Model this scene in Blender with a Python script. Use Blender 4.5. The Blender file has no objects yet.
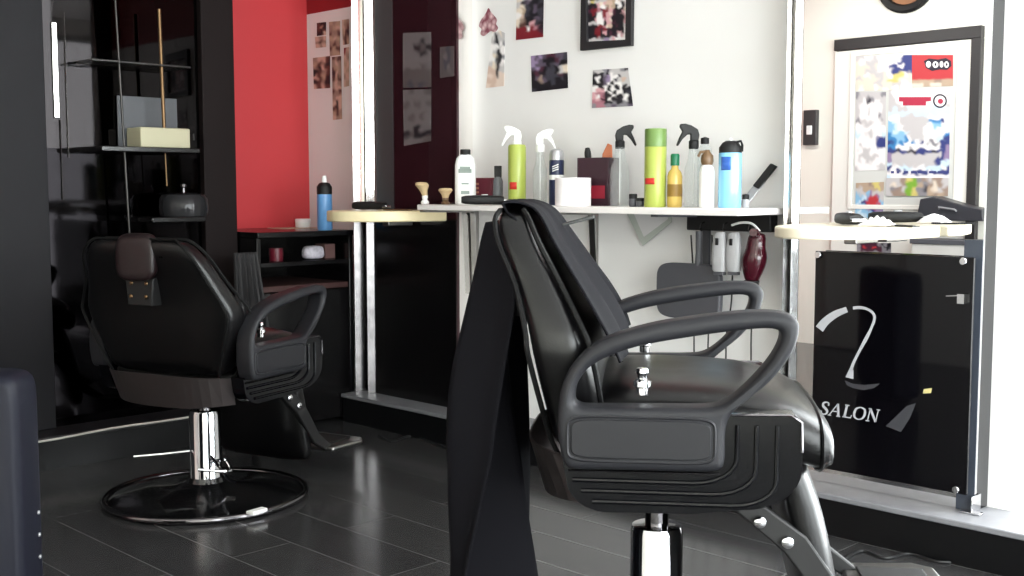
import bpy, bmesh, math, random
from mathutils import Vector, Matrix, noise
random.seed(7)
C = bpy.context.scene.collection
SC = bpy.context.scene
PI = math.pi

# ------------------------------------------------------------------ camera
F = 1150.0
PITCH = math.atan(98.0 / F)
CAM = Vector((0.0, -3.31, 1.05))
FWD = Vector((-math.cos(PITCH) / math.sqrt(2), math.cos(PITCH) / math.sqrt(2), -math.sin(PITCH)))
RGT = Vector((1, 1, 0)).normalized()
UPV = RGT.cross(FWD)
cd = bpy.data.cameras.new('camera'); cam = bpy.data.objects.new('camera', cd); C.objects.link(cam)
cd.sensor_width = 36.0; cd.lens = 36.0 * F / 1024.0; cd.clip_start = 0.05
M = Matrix((RGT, UPV, -FWD)).transposed().to_4x4(); M.translation = CAM
cam.matrix_world = M
SC.camera = cam

def ray(px, py): return FWD * F + RGT * (px - 512) + UPV * (288 - py)
def on(px, py, axis, val):
    r = ray(px, py); t = (val - CAM[axis]) / r[axis]; return CAM + r * t
def onY(px, py, y): return on(px, py, 1, y)
def onX(px, py, x): return on(px, py, 0, x)
def onZ(px, py, z): return on(px, py, 2, z)
def scl(p): return F / (Vector(p) - CAM).dot(FWD)      # pixels per metre at a point
MIR_Y = -0.09
BACK_Y = -3.86
def seen(px, py, y=BACK_Y + 0.0):                      # the spot on a plane behind the camera that the right mirror shows
    p = onY(px, py, 2 * MIR_Y - y); return Vector((p.x, y, p.z))

# ------------------------------------------------------------------ materials
def lin(c):
    if isinstance(c, str):
        c = tuple(int(c[i:i + 2], 16) / 255 for i in (0, 2, 4))
    return tuple(((v / 12.92) if v <= 0.04045 else ((v + 0.055) / 1.055) ** 2.4) for v in c) + (1.0,)
MATS = {}
def mat(name, col, rough=0.5, metal=0.0, noise=0.0, nscale=30, bump=0.0, bscale=200, coat=0.0, spec=0.5, rvar=0.0, **kw):
    if name in MATS: return MATS[name]
    m = bpy.data.materials.new(name); m.use_nodes = True
    nt = m.node_tree; b = nt.nodes['Principled BSDF']
    c = lin(col)
    b.inputs['Base Color'].default_value = c
    b.inputs['Roughness'].default_value = rough
    b.inputs['Metallic'].default_value = metal
    b.inputs['Specular IOR Level'].default_value = spec
    b.inputs['Coat Weight'].default_value = coat
    if 'trans' in kw: b.inputs['Transmission Weight'].default_value = kw['trans']
    tc = nt.nodes.new('ShaderNodeTexCoord')
    if noise or rvar:
        n = nt.nodes.new('ShaderNodeTexNoise'); n.inputs['Scale'].default_value = nscale; n.inputs['Detail'].default_value = 4
        nt.links.new(tc.outputs['Object'], n.inputs['Vector'])
        if noise:
            r = nt.nodes.new('ShaderNodeMapRange'); r.inputs['To Min'].default_value = 1 - noise; r.inputs['To Max'].default_value = 1 + noise
            nt.links.new(n.outputs['Fac'], r.inputs['Value'])
            h = nt.nodes.new('ShaderNodeMixRGB'); h.blend_type = 'MULTIPLY'; h.inputs['Fac'].default_value = 1
            h.inputs['Color1'].default_value = c; nt.links.new(r.outputs['Result'], h.inputs['Color2'])
            nt.links.new(h.outputs['Color'], b.inputs['Base Color'])
        if rvar:
            r2 = nt.nodes.new('ShaderNodeMapRange'); r2.inputs['To Min'].default_value = max(0.02, rough - rvar); r2.inputs['To Max'].default_value = rough + rvar
            nt.links.new(n.outputs['Fac'], r2.inputs['Value']); nt.links.new(r2.outputs['Result'], b.inputs['Roughness'])
    if bump:
        n2 = nt.nodes.new('ShaderNodeTexNoise'); n2.inputs['Scale'].default_value = bscale; n2.inputs['Detail'].default_value = 3
        nt.links.new(tc.outputs['Object'], n2.inputs['Vector'])
        bp = nt.nodes.new('ShaderNodeBump'); bp.inputs['Strength'].default_value = bump; bp.inputs['Distance'].default_value = 0.002
        nt.links.new(n2.outputs['Fac'], bp.inputs['Height']); nt.links.new(bp.outputs['Normal'], b.inputs['Normal'])
    MATS[name] = m
    return m
def clear_mat(name, tint, fac, rough=0.05):             # thin see-through shell: shadows stay light
    m = bpy.data.materials.new(name); m.use_nodes = True; nt = m.node_tree; nt.nodes.clear()
    o = nt.nodes.new('ShaderNodeOutputMaterial'); t = nt.nodes.new('ShaderNodeBsdfTransparent'); g = nt.nodes.new('ShaderNodeBsdfPrincipled')
    t.inputs['Color'].default_value = lin(tint); g.inputs['Base Color'].default_value = lin(tint); g.inputs['Roughness'].default_value = rough
    x = nt.nodes.new('ShaderNodeMixShader'); x.inputs['Fac'].default_value = fac
    nt.links.new(t.outputs[0], x.inputs[1]); nt.links.new(g.outputs[0], x.inputs[2]); nt.links.new(x.outputs[0], o.inputs['Surface'])
    return m

M_mirror = mat('mirror', (.93, .93, .93), 0.0, 1.0)
M_smoke = mat('smoked_mirror', (.40, .38, .39), 0.03, 1.0)
M_dark_mirror = mat('dark_mirror', (.33, .32, .34), 0.02, 1.0)
M_chrome = mat('chrome', (.85, .85, .86), 0.08, 1.0)
M_chrome_d = mat('dark_chrome', (.45, .44, .45), 0.15, 1.0)
M_steel = mat('brushed_steel', (.62, .61, .60), 0.32, 1.0, noise=.1, nscale=60)
M_edge = mat('polished_edge', (.97, .96, .95), 0.12, 1.0)
M_leather = mat('black_leather', (.032, .030, .035), 0.30, spec=.4, bump=.10, bscale=260, rvar=.06, nscale=12)
M_arm = mat('dark_plastic', (.115, .115, .13), 0.5, spec=.3, bump=.08, bscale=500)
M_inset = mat('arm_inset_plastic', (.085, .085, .102), 0.42, spec=.35, bump=.05, bscale=500)
M_shell = mat('gloss_black_plastic', (.018, .018, .030), 0.16, spec=.22)
M_black = mat('black_lacquer', (.04, .036, .04), 0.22)
M_blackm = mat('matt_black', (.042, .038, .042), 0.6)
M_pillar = mat('dark_brown_panel', (.095, .068, .068), 0.6, noise=.06, spec=.15)
M_pillar2 = mat('dark_grey_panel', (.10, .098, .11), 0.6, spec=.2, noise=.08, nscale=14)
M_cloth = mat('navy_black_cloth', (.038, .036, .056), 0.8, spec=.12, bump=.15, bscale=700)
M_cream = mat('cream_laminate', (.96, .92, .82), 0.35)
M_white = mat('white_laminate', (.95, .93, .92), 0.35)
M_whitep = mat('white_plastic', (.95, .95, .94), 0.3)
M_paper = mat('white_paper', (.95, .93, .93), 0.8)
M_red = mat('red_paint', (.80, .24, .26), 0.5, noise=.03, nscale=6)
M_navy = mat('navy_leather', (.07, .075, .12), 0.5, spec=.25, bump=.1, bscale=300)
M_lime = mat('lime_plastic', (.66, .71, .33), 0.3)
M_limecap = mat('green_cap', (.42, .54, .28), 0.35)
M_redlab = mat('red_label', (.80, .20, .16), 0.5)
M_blue = mat('blue_liquid', (.52, .78, .92), 0.15, coat=.3)
M_navyp = mat('navy_label', (.10, .14, .28), 0.35)
M_silver = mat('silver_plastic', (.72, .72, .73), 0.3, .6)
M_amber = mat('amber_liquid', (.80, .68, .36), 0.15)
M_greencap = mat('dark_green_cap', (.05, .42, .28), 0.35)
M_maroon = mat('maroon_plastic', (.25, .04, .10), 0.2, coat=.4)
M_brown = mat('brown_pump', (.42, .32, .22), 0.4)
M_tan = mat('tan_bristles', (.78, .68, .52), 0.85, noise=.2, nscale=200)
M_orange = mat('orange_comb', (.76, .42, .26), 0.4)
M_grey = mat('grey_plastic', (.33, .33, .35), 0.45)
M_lgrey = mat('light_grey_plastic', (.74, .74, .75), 0.3)
M_brass = mat('brass', (.46, .37, .27), 0.45, 1.0)
M_clear = clear_mat('clear_plastic', (.96, .97, .97), .14, .06)
M_clearg = clear_mat('frosted_acrylic', (.50, .51, .53), .45, .3)
M_glass = clear_mat('window_glass', (.97, .98, .98), .06, .0)
M_bowl = clear_mat('bowl_glass', (.22, .22, .23), .5, .06)
M_gpaper = mat('grey_backing_paper', (.70, .72, .69), 0.8)
M_gold = mat('gold_label', (.85, .80, .55), 0.4)
M_letter = mat('silver_lettering', (.74, .74, .76), 0.45)
M_letter2 = mat('dim_silver_lettering', (.24, .24, .26), 0.5)
M_wood = mat('wood_face', (.60, .40, .25), 0.5, noise=.2)
M_beige = mat('beige_paint', (.965, .955, .91), 0.6)
M_ledge = mat('worn_grey_ledge', (.50, .50, .515), 0.38, noise=.25, nscale=14, bump=.2, bscale=40)
M_fascia = mat('black_fascia', (.045, .045, .052), 0.35, spec=.3)
M_cable = mat('cable_rubber', (.08, .08, .085), 0.5)

# white wall with a red painted band above it
def wall_mat():
    m = bpy.data.materials.new('white_wall_red_band'); m.use_nodes = True; nt = m.node_tree; b = nt.nodes['Principled BSDF']
    b.inputs['Roughness'].default_value = .6
    tc = nt.nodes.new('ShaderNodeTexCoord'); sp = nt.nodes.new('ShaderNodeSeparateXYZ'); nt.links.new(tc.outputs['Object'], sp.inputs[0])
    g = nt.nodes.new('ShaderNodeMath'); g.operation = 'GREATER_THAN'; g.inputs[1].default_value = BAND_Z
    nt.links.new(sp.outputs['Z'], g.inputs[0])
    n = nt.nodes.new('ShaderNodeTexNoise'); n.inputs['Scale'].default_value = 3; nt.links.new(tc.outputs['Object'], n.inputs['Vector'])
    cr = nt.nodes.new('ShaderNodeValToRGB'); cr.color_ramp.elements[0].color = lin((.92, .91, .905)); cr.color_ramp.elements[1].color = lin((.945, .94, .935))
    nt.links.new(n.outputs['Fac'], cr.inputs[0])
    x = nt.nodes.new('ShaderNodeMixRGB'); x.inputs['Color2'].default_value = lin((.60, .12, .15))
    nt.links.new(g.outputs[0], x.inputs['Fac']); nt.links.new(cr.outputs[0], x.inputs['Color1']); nt.links.new(x.outputs[0], b.inputs['Base Color'])
    return m
BAND_Z = onY(332, 10, 0).z
M_wall = wall_mat()

def floor_mat():
    m = bpy.data.materials.new('dark_plank_floor'); m.use_nodes = True; nt = m.node_tree; b = nt.nodes['Principled BSDF']
    tc = nt.nodes.new('ShaderNodeTexCoord')
    br = nt.nodes.new('ShaderNodeTexBrick'); br.inputs['Scale'].default_value = 1.0
    br.inputs['Brick Width'].default_value = 1.2; br.inputs['Row Height'].default_value = .2
    br.inputs['Mortar Size'].default_value = .002; br.offset = .37
    br.inputs['Color1'].default_value = lin((.195, .193, .198)); br.inputs['Color2'].default_value = lin((.23, .228, .23)); br.inputs['Mortar'].default_value = lin((.36, .36, .36))
    nt.links.new(tc.outputs['Object'], br.inputs['Vector'])
    mp = nt.nodes.new('ShaderNodeMapping'); mp.inputs['Scale'].default_value = (1.2, 14, 1); nt.links.new(tc.outputs['Object'], mp.inputs['Vector'])
    n = nt.nodes.new('ShaderNodeTexNoise'); n.inputs['Scale'].default_value = 3; n.inputs['Detail'].default_value = 8; nt.links.new(mp.outputs[0], n.inputs['Vector'])
    r = nt.nodes.new('ShaderNodeMapRange'); r.inputs['To Min'].default_value = .85; r.inputs['To Max'].default_value = 1.15; nt.links.new(n.outputs['Fac'], r.inputs['Value'])
    x = nt.nodes.new('ShaderNodeMixRGB'); x.blend_type = 'MULTIPLY'; x.inputs['Fac'].default_value = 1
    nt.links.new(br.outputs['Color'], x.inputs['Color1']); nt.links.new(r.outputs['Result'], x.inputs['Color2']); nt.links.new(x.outputs[0], b.inputs['Base Color'])
    r2 = nt.nodes.new('ShaderNodeMapRange'); r2.inputs['To Min'].default_value = .15; r2.inputs['To Max'].default_value = .21; nt.links.new(n.outputs['Fac'], r2.inputs['Value'])
    nt.links.new(r2.outputs['Result'], b.inputs['Roughness'])
    bp = nt.nodes.new('ShaderNodeBump'); bp.inputs['Strength'].default_value = .012; bp.inputs['Distance'].default_value = .002
    nt.links.new(n.outputs['Fac'], bp.inputs['Height']); nt.links.new(bp.outputs['Normal'], b.inputs['Normal'])
    return m

def print_mat(name, rough=.45):
    m = bpy.data.materials.new(name); m.use_nodes = True; nt = m.node_tree; b = nt.nodes['Principled BSDF']
    a = nt.nodes.new('ShaderNodeAttribute'); a.attribute_name = 'Col'
    nt.links.new(a.outputs['Color'], b.inputs['Base Color']); b.inputs['Roughness'].default_value = rough
    return m
M_print = print_mat('printed_paper', .5)

# ------------------------------------------------------------------ mesh helpers
def link(name, bm, m, parent=None, smooth=True, angle=40, bevel=0.0, seg=2, subd=0, solid=0.0):
    me = bpy.data.meshes.new(name)
    bmesh.ops.recalc_face_normals(bm, faces=bm.faces)
    bm.to_mesh(me); bm.free()
    ms = m if isinstance(m, (list, tuple)) else [m]
    for x in ms: me.materials.append(x)
    if smooth:
        for p in me.polygons: p.use_smooth = True
        if not subd: me.set_sharp_from_angle(angle=math.radians(angle))
    o = bpy.data.objects.new(name, me); C.objects.link(o)
    if parent: o.parent = parent
    if solid:
        s = o.modifiers.new('s', 'SOLIDIFY'); s.thickness = solid; s.offset = 0
    if bevel:
        b = o.modifiers.new('b', 'BEVEL'); b.width = bevel; b.segments = seg; b.limit_method = 'ANGLE'; b.angle_limit = math.radians(40)
    if subd:
        s = o.modifiers.new('u', 'SUBSURF'); s.levels = subd; s.render_levels = subd
    return o
def tag(o, label, cat, group=None, kind=None):
    o['label'] = label; o['category'] = cat
    if group: o['group'] = group
    if kind: o['kind'] = kind
    return o
def thing(name, label, cat, loc=(0, 0, 0), rz=0, group=None):
    o = bpy.data.objects.new(name, None); C.objects.link(o); o.location = loc; o.rotation_euler = (0, 0, rz)
    o.empty_display_size = .05
    return tag(o, label, cat, group)
def struct(name, bm, m, label=None, **k):
    o = link(name, bm, m, **k); o['kind'] = 'structure'
    o['label'] = label or name.replace('_', ' '); o['category'] = name.split('_')[0]
    return o
def B(): return bmesh.new()
def box(bm, lo, hi, mi=0):
    x0, y0, z0 = lo; x1, y1, z1 = hi
    v = [bm.verts.new(p) for p in ((x0, y0, z0), (x1, y0, z0), (x1, y1, z0), (x0, y1, z0), (x0, y0, z1), (x1, y0, z1), (x1, y1, z1), (x0, y1, z1))]
    for f in ((0, 3, 2, 1), (4, 5, 6, 7), (0, 1, 5, 4), (1, 2, 6, 5), (2, 3, 7, 6), (3, 0, 4, 7)):
        bm.faces.new([v[i] for i in f]).material_index = mi
    return bm
def boxb(lo, hi): return box(B(), lo, hi)
def lathe(bm, prof, c=(0, 0, 0), n=28, mi=0):
    rings = []
    for r, z in prof:
        if r < 1e-5: rings.append([bm.verts.new((c[0], c[1], c[2] + z))])
        else: rings.append([bm.verts.new((c[0] + r * math.cos(2 * PI * i / n), c[1] + r * math.sin(2 * PI * i / n), c[2] + z)) for i in range(n)])
    for a, b in zip(rings, rings[1:]):
        for i in range(n):
            j = (i + 1) % n
            if len(a) == 1 and len(b) == 1: continue
            if len(a) == 1: f = bm.faces.new((a[0], b[j], b[i]))
            elif len(b) == 1: f = bm.faces.new((a[i], a[j], b[0]))
            else: f = bm.faces.new((a[i], a[j], b[j], b[i]))
            f.material_index = mi
    for rg in (rings[0], rings[-1]):
        if len(rg) > 1:
            try: bm.faces.new(rg).material_index = mi
            except ValueError: pass
    return bm
def lathed(prof, c=(0, 0, 0), n=28): return lathe(B(), prof, c, n)
def tube(bm, pts, r, n=10, closed=False, mi=0):
    pts = [Vector(p) for p in pts]; N = len(pts); rings = []
    up = Vector((0, 0, 1)); prev = None
    for i, p in enumerate(pts):
        a = pts[i - 1] if (i > 0 or closed) else p; b = pts[(i + 1) % N] if (i < N - 1 or closed) else p
        t = (b - a).normalized()
        if prev is None:
            ref = up if abs(t.dot(up)) < .9 else Vector((1, 0, 0)); x = t.cross(ref).normalized()
        else:
            x = prev - t * prev.dot(t); x.normalize()
        prev = x; y = t.cross(x)
        rr = r[i] if isinstance(r, (list, tuple)) else r
        rings.append([bm.verts.new(p + (x * math.cos(2 * PI * k / n) + y * math.sin(2 * PI * k / n)) * rr) for k in range(n)])
    M_ = N if closed else N - 1
    for i in range(M_):
        a, b = rings[i], rings[(i + 1) % N]
        for k in range(n): bm.faces.new((a[k], a[(k + 1) % n], b[(k + 1) % n], b[k])).material_index = mi
    if not closed:
        bm.faces.new(rings[0]).material_index = mi; bm.faces.new(rings[-1]).material_index = mi
    return bm
def tubed(pts, r, n=10, closed=False): return tube(B(), pts, r, n, closed)
def catmull(pts, k=6, closed=False):
    pts = [Vector(p) for p in pts]; n = len(pts); out = []
    rng = n if closed else n - 1
    for i in range(rng):
        p0 = pts[(i - 1) % n] if (closed or i > 0) else pts[i]; p1 = pts[i]; p2 = pts[(i + 1) % n]
        p3 = pts[(i + 2) % n] if (closed or i + 2 < n) else p2
        for j in range(k):
            t = j / k
            out.append(.5 * ((2 * p1) + (p2 - p0) * t + (2 * p0 - 5 * p1 + 4 * p2 - p3) * t * t + (3 * p1 - p0 - 3 * p2 + p3) * t ** 3))
    if not closed: out.append(pts[-1])
    return out
def prism(bm, poly, axis, a, b, mi=0):                  # polygon (2-D) extruded along an axis from a to b
    def mk(p, h):
        q = [0, 0, 0]; o = [i for i in range(3) if i != axis]; q[o[0]], q[o[1]], q[axis] = p[0], p[1], h; return q
    lo = [bm.verts.new(mk(p, a)) for p in poly]; hi = [bm.verts.new(mk(p, b)) for p in poly]; n = len(poly)
    bm.faces.new(lo).material_index = mi; bm.faces.new(hi).material_index = mi
    for i in range(n): bm.faces.new((lo[i], lo[(i + 1) % n], hi[(i + 1) % n], hi[i])).material_index = mi
    return bm
def prismed(poly, axis, a, b): return prism(B(), poly, axis, a, b)
def slab(bm, pts, nrm, th, mi=0):                       # thin plate from an outline in space
    nrm = Vector(nrm).normalized() * th
    a = [bm.verts.new(Vector(p)) for p in pts]; b = [bm.verts.new(Vector(p) + nrm) for p in pts]; n = len(pts)
    bm.faces.new(a).material_index = mi; bm.faces.new(b).material_index = mi
    for i in range(n): bm.faces.new((a[i], a[(i + 1) % n], b[(i + 1) % n], b[i])).material_index = mi
    return bm
def slabbed(pts, nrm, th): return slab(B(), pts, nrm, th)
def loft(secs, cap=True):
    bm = B(); rings = [[bm.verts.new(p) for p in s] for s in secs]; n = len(secs[0])
    for a, b in zip(rings, rings[1:]):
        for i in range(n): bm.faces.new((a[i], a[(i + 1) % n], b[(i + 1) % n], b[i]))
    if cap: bm.faces.new(rings[0]); bm.faces.new(rings[-1])
    return bm
def sup(cx, cy, rx, ry, n=24, e=4.0):                   # superellipse ring
    out = []
    for i in range(n):
        t = 2 * PI * (i + .5) / n; c, s = math.cos(t), math.sin(t)
        out.append((cx + rx * math.copysign(abs(c) ** (2 / e), c), cy + ry * math.copysign(abs(s) ** (2 / e), s)))
    return out
def plate_with_hole(outer, inner, axis_off, half, bevel):   # rounded plate in the X-Z plane with an opening
    cu = bpy.data.curves.new('t', 'CURVE'); cu.dimensions = '2D'; cu.fill_mode = 'BOTH'
    for pts in (outer, inner):
        if not pts: continue
        s = cu.splines.new('POLY'); s.points.add(len(pts) - 1)
        for q, p in zip(s.points, pts): q.co = (p[0], p[1], 0, 1)
        s.use_cyclic_u = True
    cu.extrude = half - bevel; cu.bevel_depth = bevel; cu.bevel_resolution = 3; cu.offset = -bevel
    o = bpy.data.objects.new('t', cu); C.objects.link(o)
    dg = bpy.context.evaluated_depsgraph_get(); me = bpy.data.meshes.new_from_object(o.evaluated_get(dg))
    bm = B(); bm.from_mesh(me)
    bpy.data.objects.remove(o); bpy.data.curves.remove(cu); bpy.data.meshes.remove(me)
    bmesh.ops.remove_doubles(bm, verts=bm.verts, dist=1e-5)
    for v in bm.verts: v.co = Vector((v.co.x, axis_off - v.co.z, v.co.y))
    return bm
PAL = dict(k='15121a', w='f4efee', g='8d8a90', l='c9c4c4', d='3c3a44', r='7d1a26', R='c23b40', p='d9a7ac', q='b47a86', m='4b2335', s='e8d9c8', b='8fc0e0', B='3f86bf', n='37407c', v='9a86a8', y='d9c878', t='bba48d', c='cfe3f1', e='5d5263', f='e4cfc2', h='a08a7c', G='7fae3c', j='5a3b33', a='d4b7a6', z='524a4b', u='676062')
def sheet(name, corners, rows, mt=None, parent=None, th=.0015, warp=.6):
    """a print: corners tl,tr,br,bl; rows of colour letters are what is printed on it"""
    tl, tr, br, bl = [Vector(c) for c in corners]; R = len(rows); K = len(rows[0]); bm = B()
    tones = []; grid = []; Q = 4
    us = [q / (K * Q) for q in range(K * Q + 1)]; vs_ = [q / (R * Q) for q in range(R * Q + 1)]
    def pick(x, y):                                       # colour between the cell centres
        x = min(max(x - .5, 0), K - 1); y = min(max(y - .5, 0), R - 1); x0, y0 = int(x), int(y); x1, y1 = min(x0 + 1, K - 1), min(y0 + 1, R - 1)
        fx, fy = x - x0, y - y0; fx = min(1, max(0, (fx - .2) / .6)); fy = min(1, max(0, (fy - .2) / .6))
        c = [lin(PAL[rows[yy][xx]]) for yy in (y0, y1) for xx in (x0, x1)]
        return tuple((c[0][q] * (1 - fx) + c[1][q] * fx) * (1 - fy) + (c[2][q] * (1 - fx) + c[3][q] * fx) * fy for q in range(4))
    sd = len(name) * 3.7 + tl.x * 11
    for b in vs_:
        row = []
        for a in us:
            row.append(bm.verts.new((tl * (1 - a) + tr * a) * (1 - b) + (bl * (1 - a) + br * a) * b))
            w1 = noise.noise(Vector((a * K * .8 + sd, b * R * .8, 1.3))); w2 = noise.noise(Vector((a * K * .8, b * R * .8 + sd, 7.7)))
            tones.append(pick(a * K + w1 * 1.1 * warp, b * R + w2 * 1.1 * warp))
        grid.append(row)
    for r0, r1 in zip(grid, grid[1:]):
        for j in range(len(us) - 1): bm.faces.new((r0[j], r0[j + 1], r1[j + 1], r1[j]))
    o = link(name, bm, mt or M_print, parent, smooth=False)
    at = o.data.color_attributes.new('Col', 'FLOAT_COLOR', 'POINT')
    for v, c in enumerate(tones): at.data[v].color = c
    s = o.modifiers.new('s', 'SOLIDIFY'); s.thickness = th; s.offset = 0
    return o

# ------------------------------------------------------------------ the room
LX = -4.72; RX = 1.6; CE = 2.6
struct('floor', boxb((LX - .1, BACK_Y - .1, -.06), (RX + .1, .1, 0)), floor_mat(), 'dark grey plank floor', smooth=False)
struct('ceiling', boxb((LX - .1, BACK_Y - .1, CE), (RX + .1, .1, CE + .06)), mat('ceiling_paint', (.80, .79, .78), .8), 'plain ceiling', smooth=False)
VX0, VX1, VZ0, VZ1 = -1.275, 1.45, .135, 2.45
bm = B(); box(bm, (LX - .1, 0, 0), (VX0, .1, CE)); box(bm, (VX1, 0, 0), (RX + .1, .1, CE)); box(bm, (VX0, 0, 0), (VX1, .1, VZ0)); box(bm, (VX0, 0, VZ1), (VX1, .1, CE))
struct('wall_back', bm, M_wall, 'white wall with photos and red band above', smooth=False)
bm = B()
box(bm, (VX0, .05, VZ0), (VX0 + .03, .09, VZ1)); box(bm, (VX1 - .03, .05, VZ0), (VX1, .09, VZ1)); box(bm, (VX0 + .03, .05, VZ0), (VX1 - .03, .09, VZ0 + .03)); box(bm, (VX0 + .03, .05, VZ1 - .03), (VX1 - .03, .09, VZ1)); box(bm, (.1, .05, VZ0 + .03), (.14, .09, VZ1 - .03))
wf2 = struct('window_2', bm, M_white, 'tall bright window right of the clear mirror', smooth=False)
link('pane', boxb((VX0 + .031, .066, VZ0 + .031), (VX1 - .031, .071, VZ1 - .031)), M_glass, wf2, smooth=False)
bm = boxb((LX - .1, BACK_Y - .1, 0), (LX, 0, CE))
struct('wall_left', bm, M_red, 'red painted wall in the left corner', smooth=False)
struct('wall_front', boxb((LX, BACK_Y - .1, 0), (RX + .1, BACK_Y, CE)), M_beige, 'cream wall behind the camera', smooth=False)
bm = B(); WY0, WY1, WZ0, WZ1 = -3.6, -.2, .12, 2.45
box(bm, (RX, BACK_Y, 0), (RX + .1, WY0, CE)); box(bm, (RX, WY1, 0), (RX + .1, 0, CE))
box(bm, (RX, WY0, 0), (RX + .1, WY1, WZ0)); box(bm, (RX, WY0, WZ1), (RX + .1, WY1, CE))
struct('wall_right', bm, mat('shopfront_paint', (.85, .84, .82), .6), 'shopfront wall around the big window', smooth=False)
bm = B()
for y in (WY0 + .025, -1.9, WY1 - .025): box(bm, (RX + .03, y - .025, WZ0), (RX + .08, y + .025, WZ1))
for z in (WZ0, WZ1 - .05):
    for a_, b_ in ((WY0 + .05, -1.925), (-1.875, WY1 - .05)): box(bm, (RX + .03, a_, z), (RX + .08, b_, z + .05))
wf = struct('window_1', bm, M_steel, 'shopfront window', smooth=False)
link('pane', boxb((RX + .05, WY0, WZ0), (RX + .056, WY1, WZ1)), M_glass, wf, smooth=False)

# ledge along the back wall and the left wall
LZ = .13; LF = -.21
bm = boxb((-4.2, LF, LZ - .018), (RX, -.002, LZ))
struct('trim_1', bm, M_ledge, 'worn grey ledge along the foot of the back wall', bevel=.004)
struct('baseboard_back', boxb((-4.2, LF + .012, 0), (RX, -.002, LZ - .018)), M_fascia, 'black fascia below the ledge', smooth=False)
LFX = -4.22
struct('trim_2', boxb((LX + .002, -3.2, LZ - .018), (LFX, -.66, LZ)), M_ledge if False else mat('dark_ledge', (.14, .13, .14), .35, noise=.2), 'dark ledge along the foot of the left wall', bevel=.004)
pts = [(LFX + .004, y, LZ - .006 + .006 * math.sin(y * 9) * math.sin(y * 3.1)) for y in [-3.2 + .1 * i for i in range(25)]]
struct('trim_3', tubed(pts, .0045, 6), mat('pale_trim', (.86, .85, .82), .3, .3), 'pale metal nosing on the left ledge')
struct('baseboard_left', boxb((LX + .002, -3.2, 0), (LFX - .012, -.66, LZ - .018)), M_fascia, 'black fascia below the left ledge', smooth=False)

# pillars and dark panelling along the left wall
PX = -4.35
p0 = onX(205, 200, PX).y; p1 = onX(237, 200, PX).y
struct('wall_pillar', boxb((LX + .002, p0, LZ), (PX, p1, CE - .002)), M_pillar, 'dark brown pillar beside the red wall', bevel=.004)
q1 = onX(49, 200, PX).y
struct('wall_panel', boxb((LX + .002, -3.2, LZ), (PX, q1, CE - .002)), M_pillar2, 'dark grey panel at the far left', bevel=.004)
GX = PX - .03
struct('trim_4', boxb((LX + .002, q1, LZ), (GX - .012, p0, CE - .002)), M_blackm, 'black backing behind smoked glass', smooth=False)

# ------------------------------------------------------------------ smoked glass bay on the left wall
t = thing('smoked_mirror', 'tall smoked glass mirror between the grey panel and the brown pillar', 'mirror', (GX, (q1 + p0) / 2, LZ))
w2 = (p0 - q1) / 2
link('mirror_glass', boxb((-.011, -w2 + .002, 1.08), (0, w2 - .002, 2.40)), mat('smoked_mirror_left', (.125, .118, .12), .03, 1.0), t, smooth=False)
o = link('lower_panel', boxb((-.011, -w2 + .002, .001), (0, w2 - .002, 1.0795)), mat('black_gloss_glass', (.075, .07, .075), .05, 1.0), t, smooth=False); o['label'] = 'black gloss lower panel'
a = onX(50, 20, GX); b = onX(60, 120, GX)
def strip_on_glass(px0, px1, py0, py1, m, name='reflected_sliver'):
    A = onX(px0, py0, GX); D = onX(px1, py1, GX)
    link(name, boxb((.0005, A.y - t.location.y, D.z - LZ), (.008, D.y - t.location.y, A.z - LZ)), m, t, bevel=.002)
strip_on_glass(50.5, 59, 22, 118, M_edge); strip_on_glass(63.5, 68, 12, 158, M_chrome)  # strips added in place of bright window reflections on the glass
strip_on_glass(60, 62, 120, 200, M_chrome_d)
tag(link('chrome_pole', tubed([onX(114, -20, PX + .06), onX(129, 226, PX + .06) + (onX(129, 226, PX + .06) - onX(114, -20, PX + .06)) * .735], .005, 10), mat('dull_pole', (.24, .235, .23), .3, 1.0)), 'thin chrome pole behind the left barber chair', 'pole')
q = onX(165, 150, PX + .07); q2 = onX(159, 9, PX + .07)
tag(link('brass_rod', tube(tubed([q2, q], .0075, 10), [q, onX(167, 186, PX + .07)], .003, 8), M_brass), 'slim brass rod standing behind the left barber chair', 'rod')
# shelves on the glass
sz = onX(160, 146, PX + .1)
ya = onX(84, 146, PX + .02).y; yb = onX(203, 146, GX + .22).y
def wall_shelf(z, y0, y1, depth, m, name, label, th=.02):
    o = link(name, boxb((GX + .001, y0, z - th), (GX + depth, y1, z)), m, bevel=.003); return tag(o, label, 'shelf')
S1 = onX(150, 147, GX + .2).z
wall_shelf(S1, ya, yb, .2, M_black, 'wall_shelf', 'black wall shelf holding a cream box on the left')
S2 = onX(150, 63, GX + .14).z
wall_shelf(S2, ya, yb, .14, mat('dark_glass_edge', (.20, .19, .19), .2), 'glass_shelf', 'thin dark glass shelf high on the left wall', .008)
bx0 = onX(141, 140, GX + .14).y; bx1 = yb - .01
t = thing('storage_box', 'cream box on the black wall shelf at the left', 'box', (GX + .08, (bx0 + bx1) / 2, S1))
h = onX(170, 128, GX + .14).z - S1
link('box_body', boxb((-.06, -(bx1 - bx0) / 2, .0005), (.06, (bx1 - bx0) / 2, h)), mat('dull_cream', (.70, .68, .57), .5), t, bevel=.005)
link('hook', tubed([(.062, .12, h - .02), (.064, .12, h - .045)], .004, 6), M_blackm, t)
A = onX(119, 95, GX + .03); D = onX(180, 146, GX + .03)
tag(link('acrylic_panel', boxb((GX + .006, A.y, S1 + .001), (GX + .014, D.y, A.z)), M_clearg, bevel=.002), 'frosted acrylic panel standing behind the cream box', 'panel')
S3 = onX(180, 217, GX + .22).z
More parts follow.
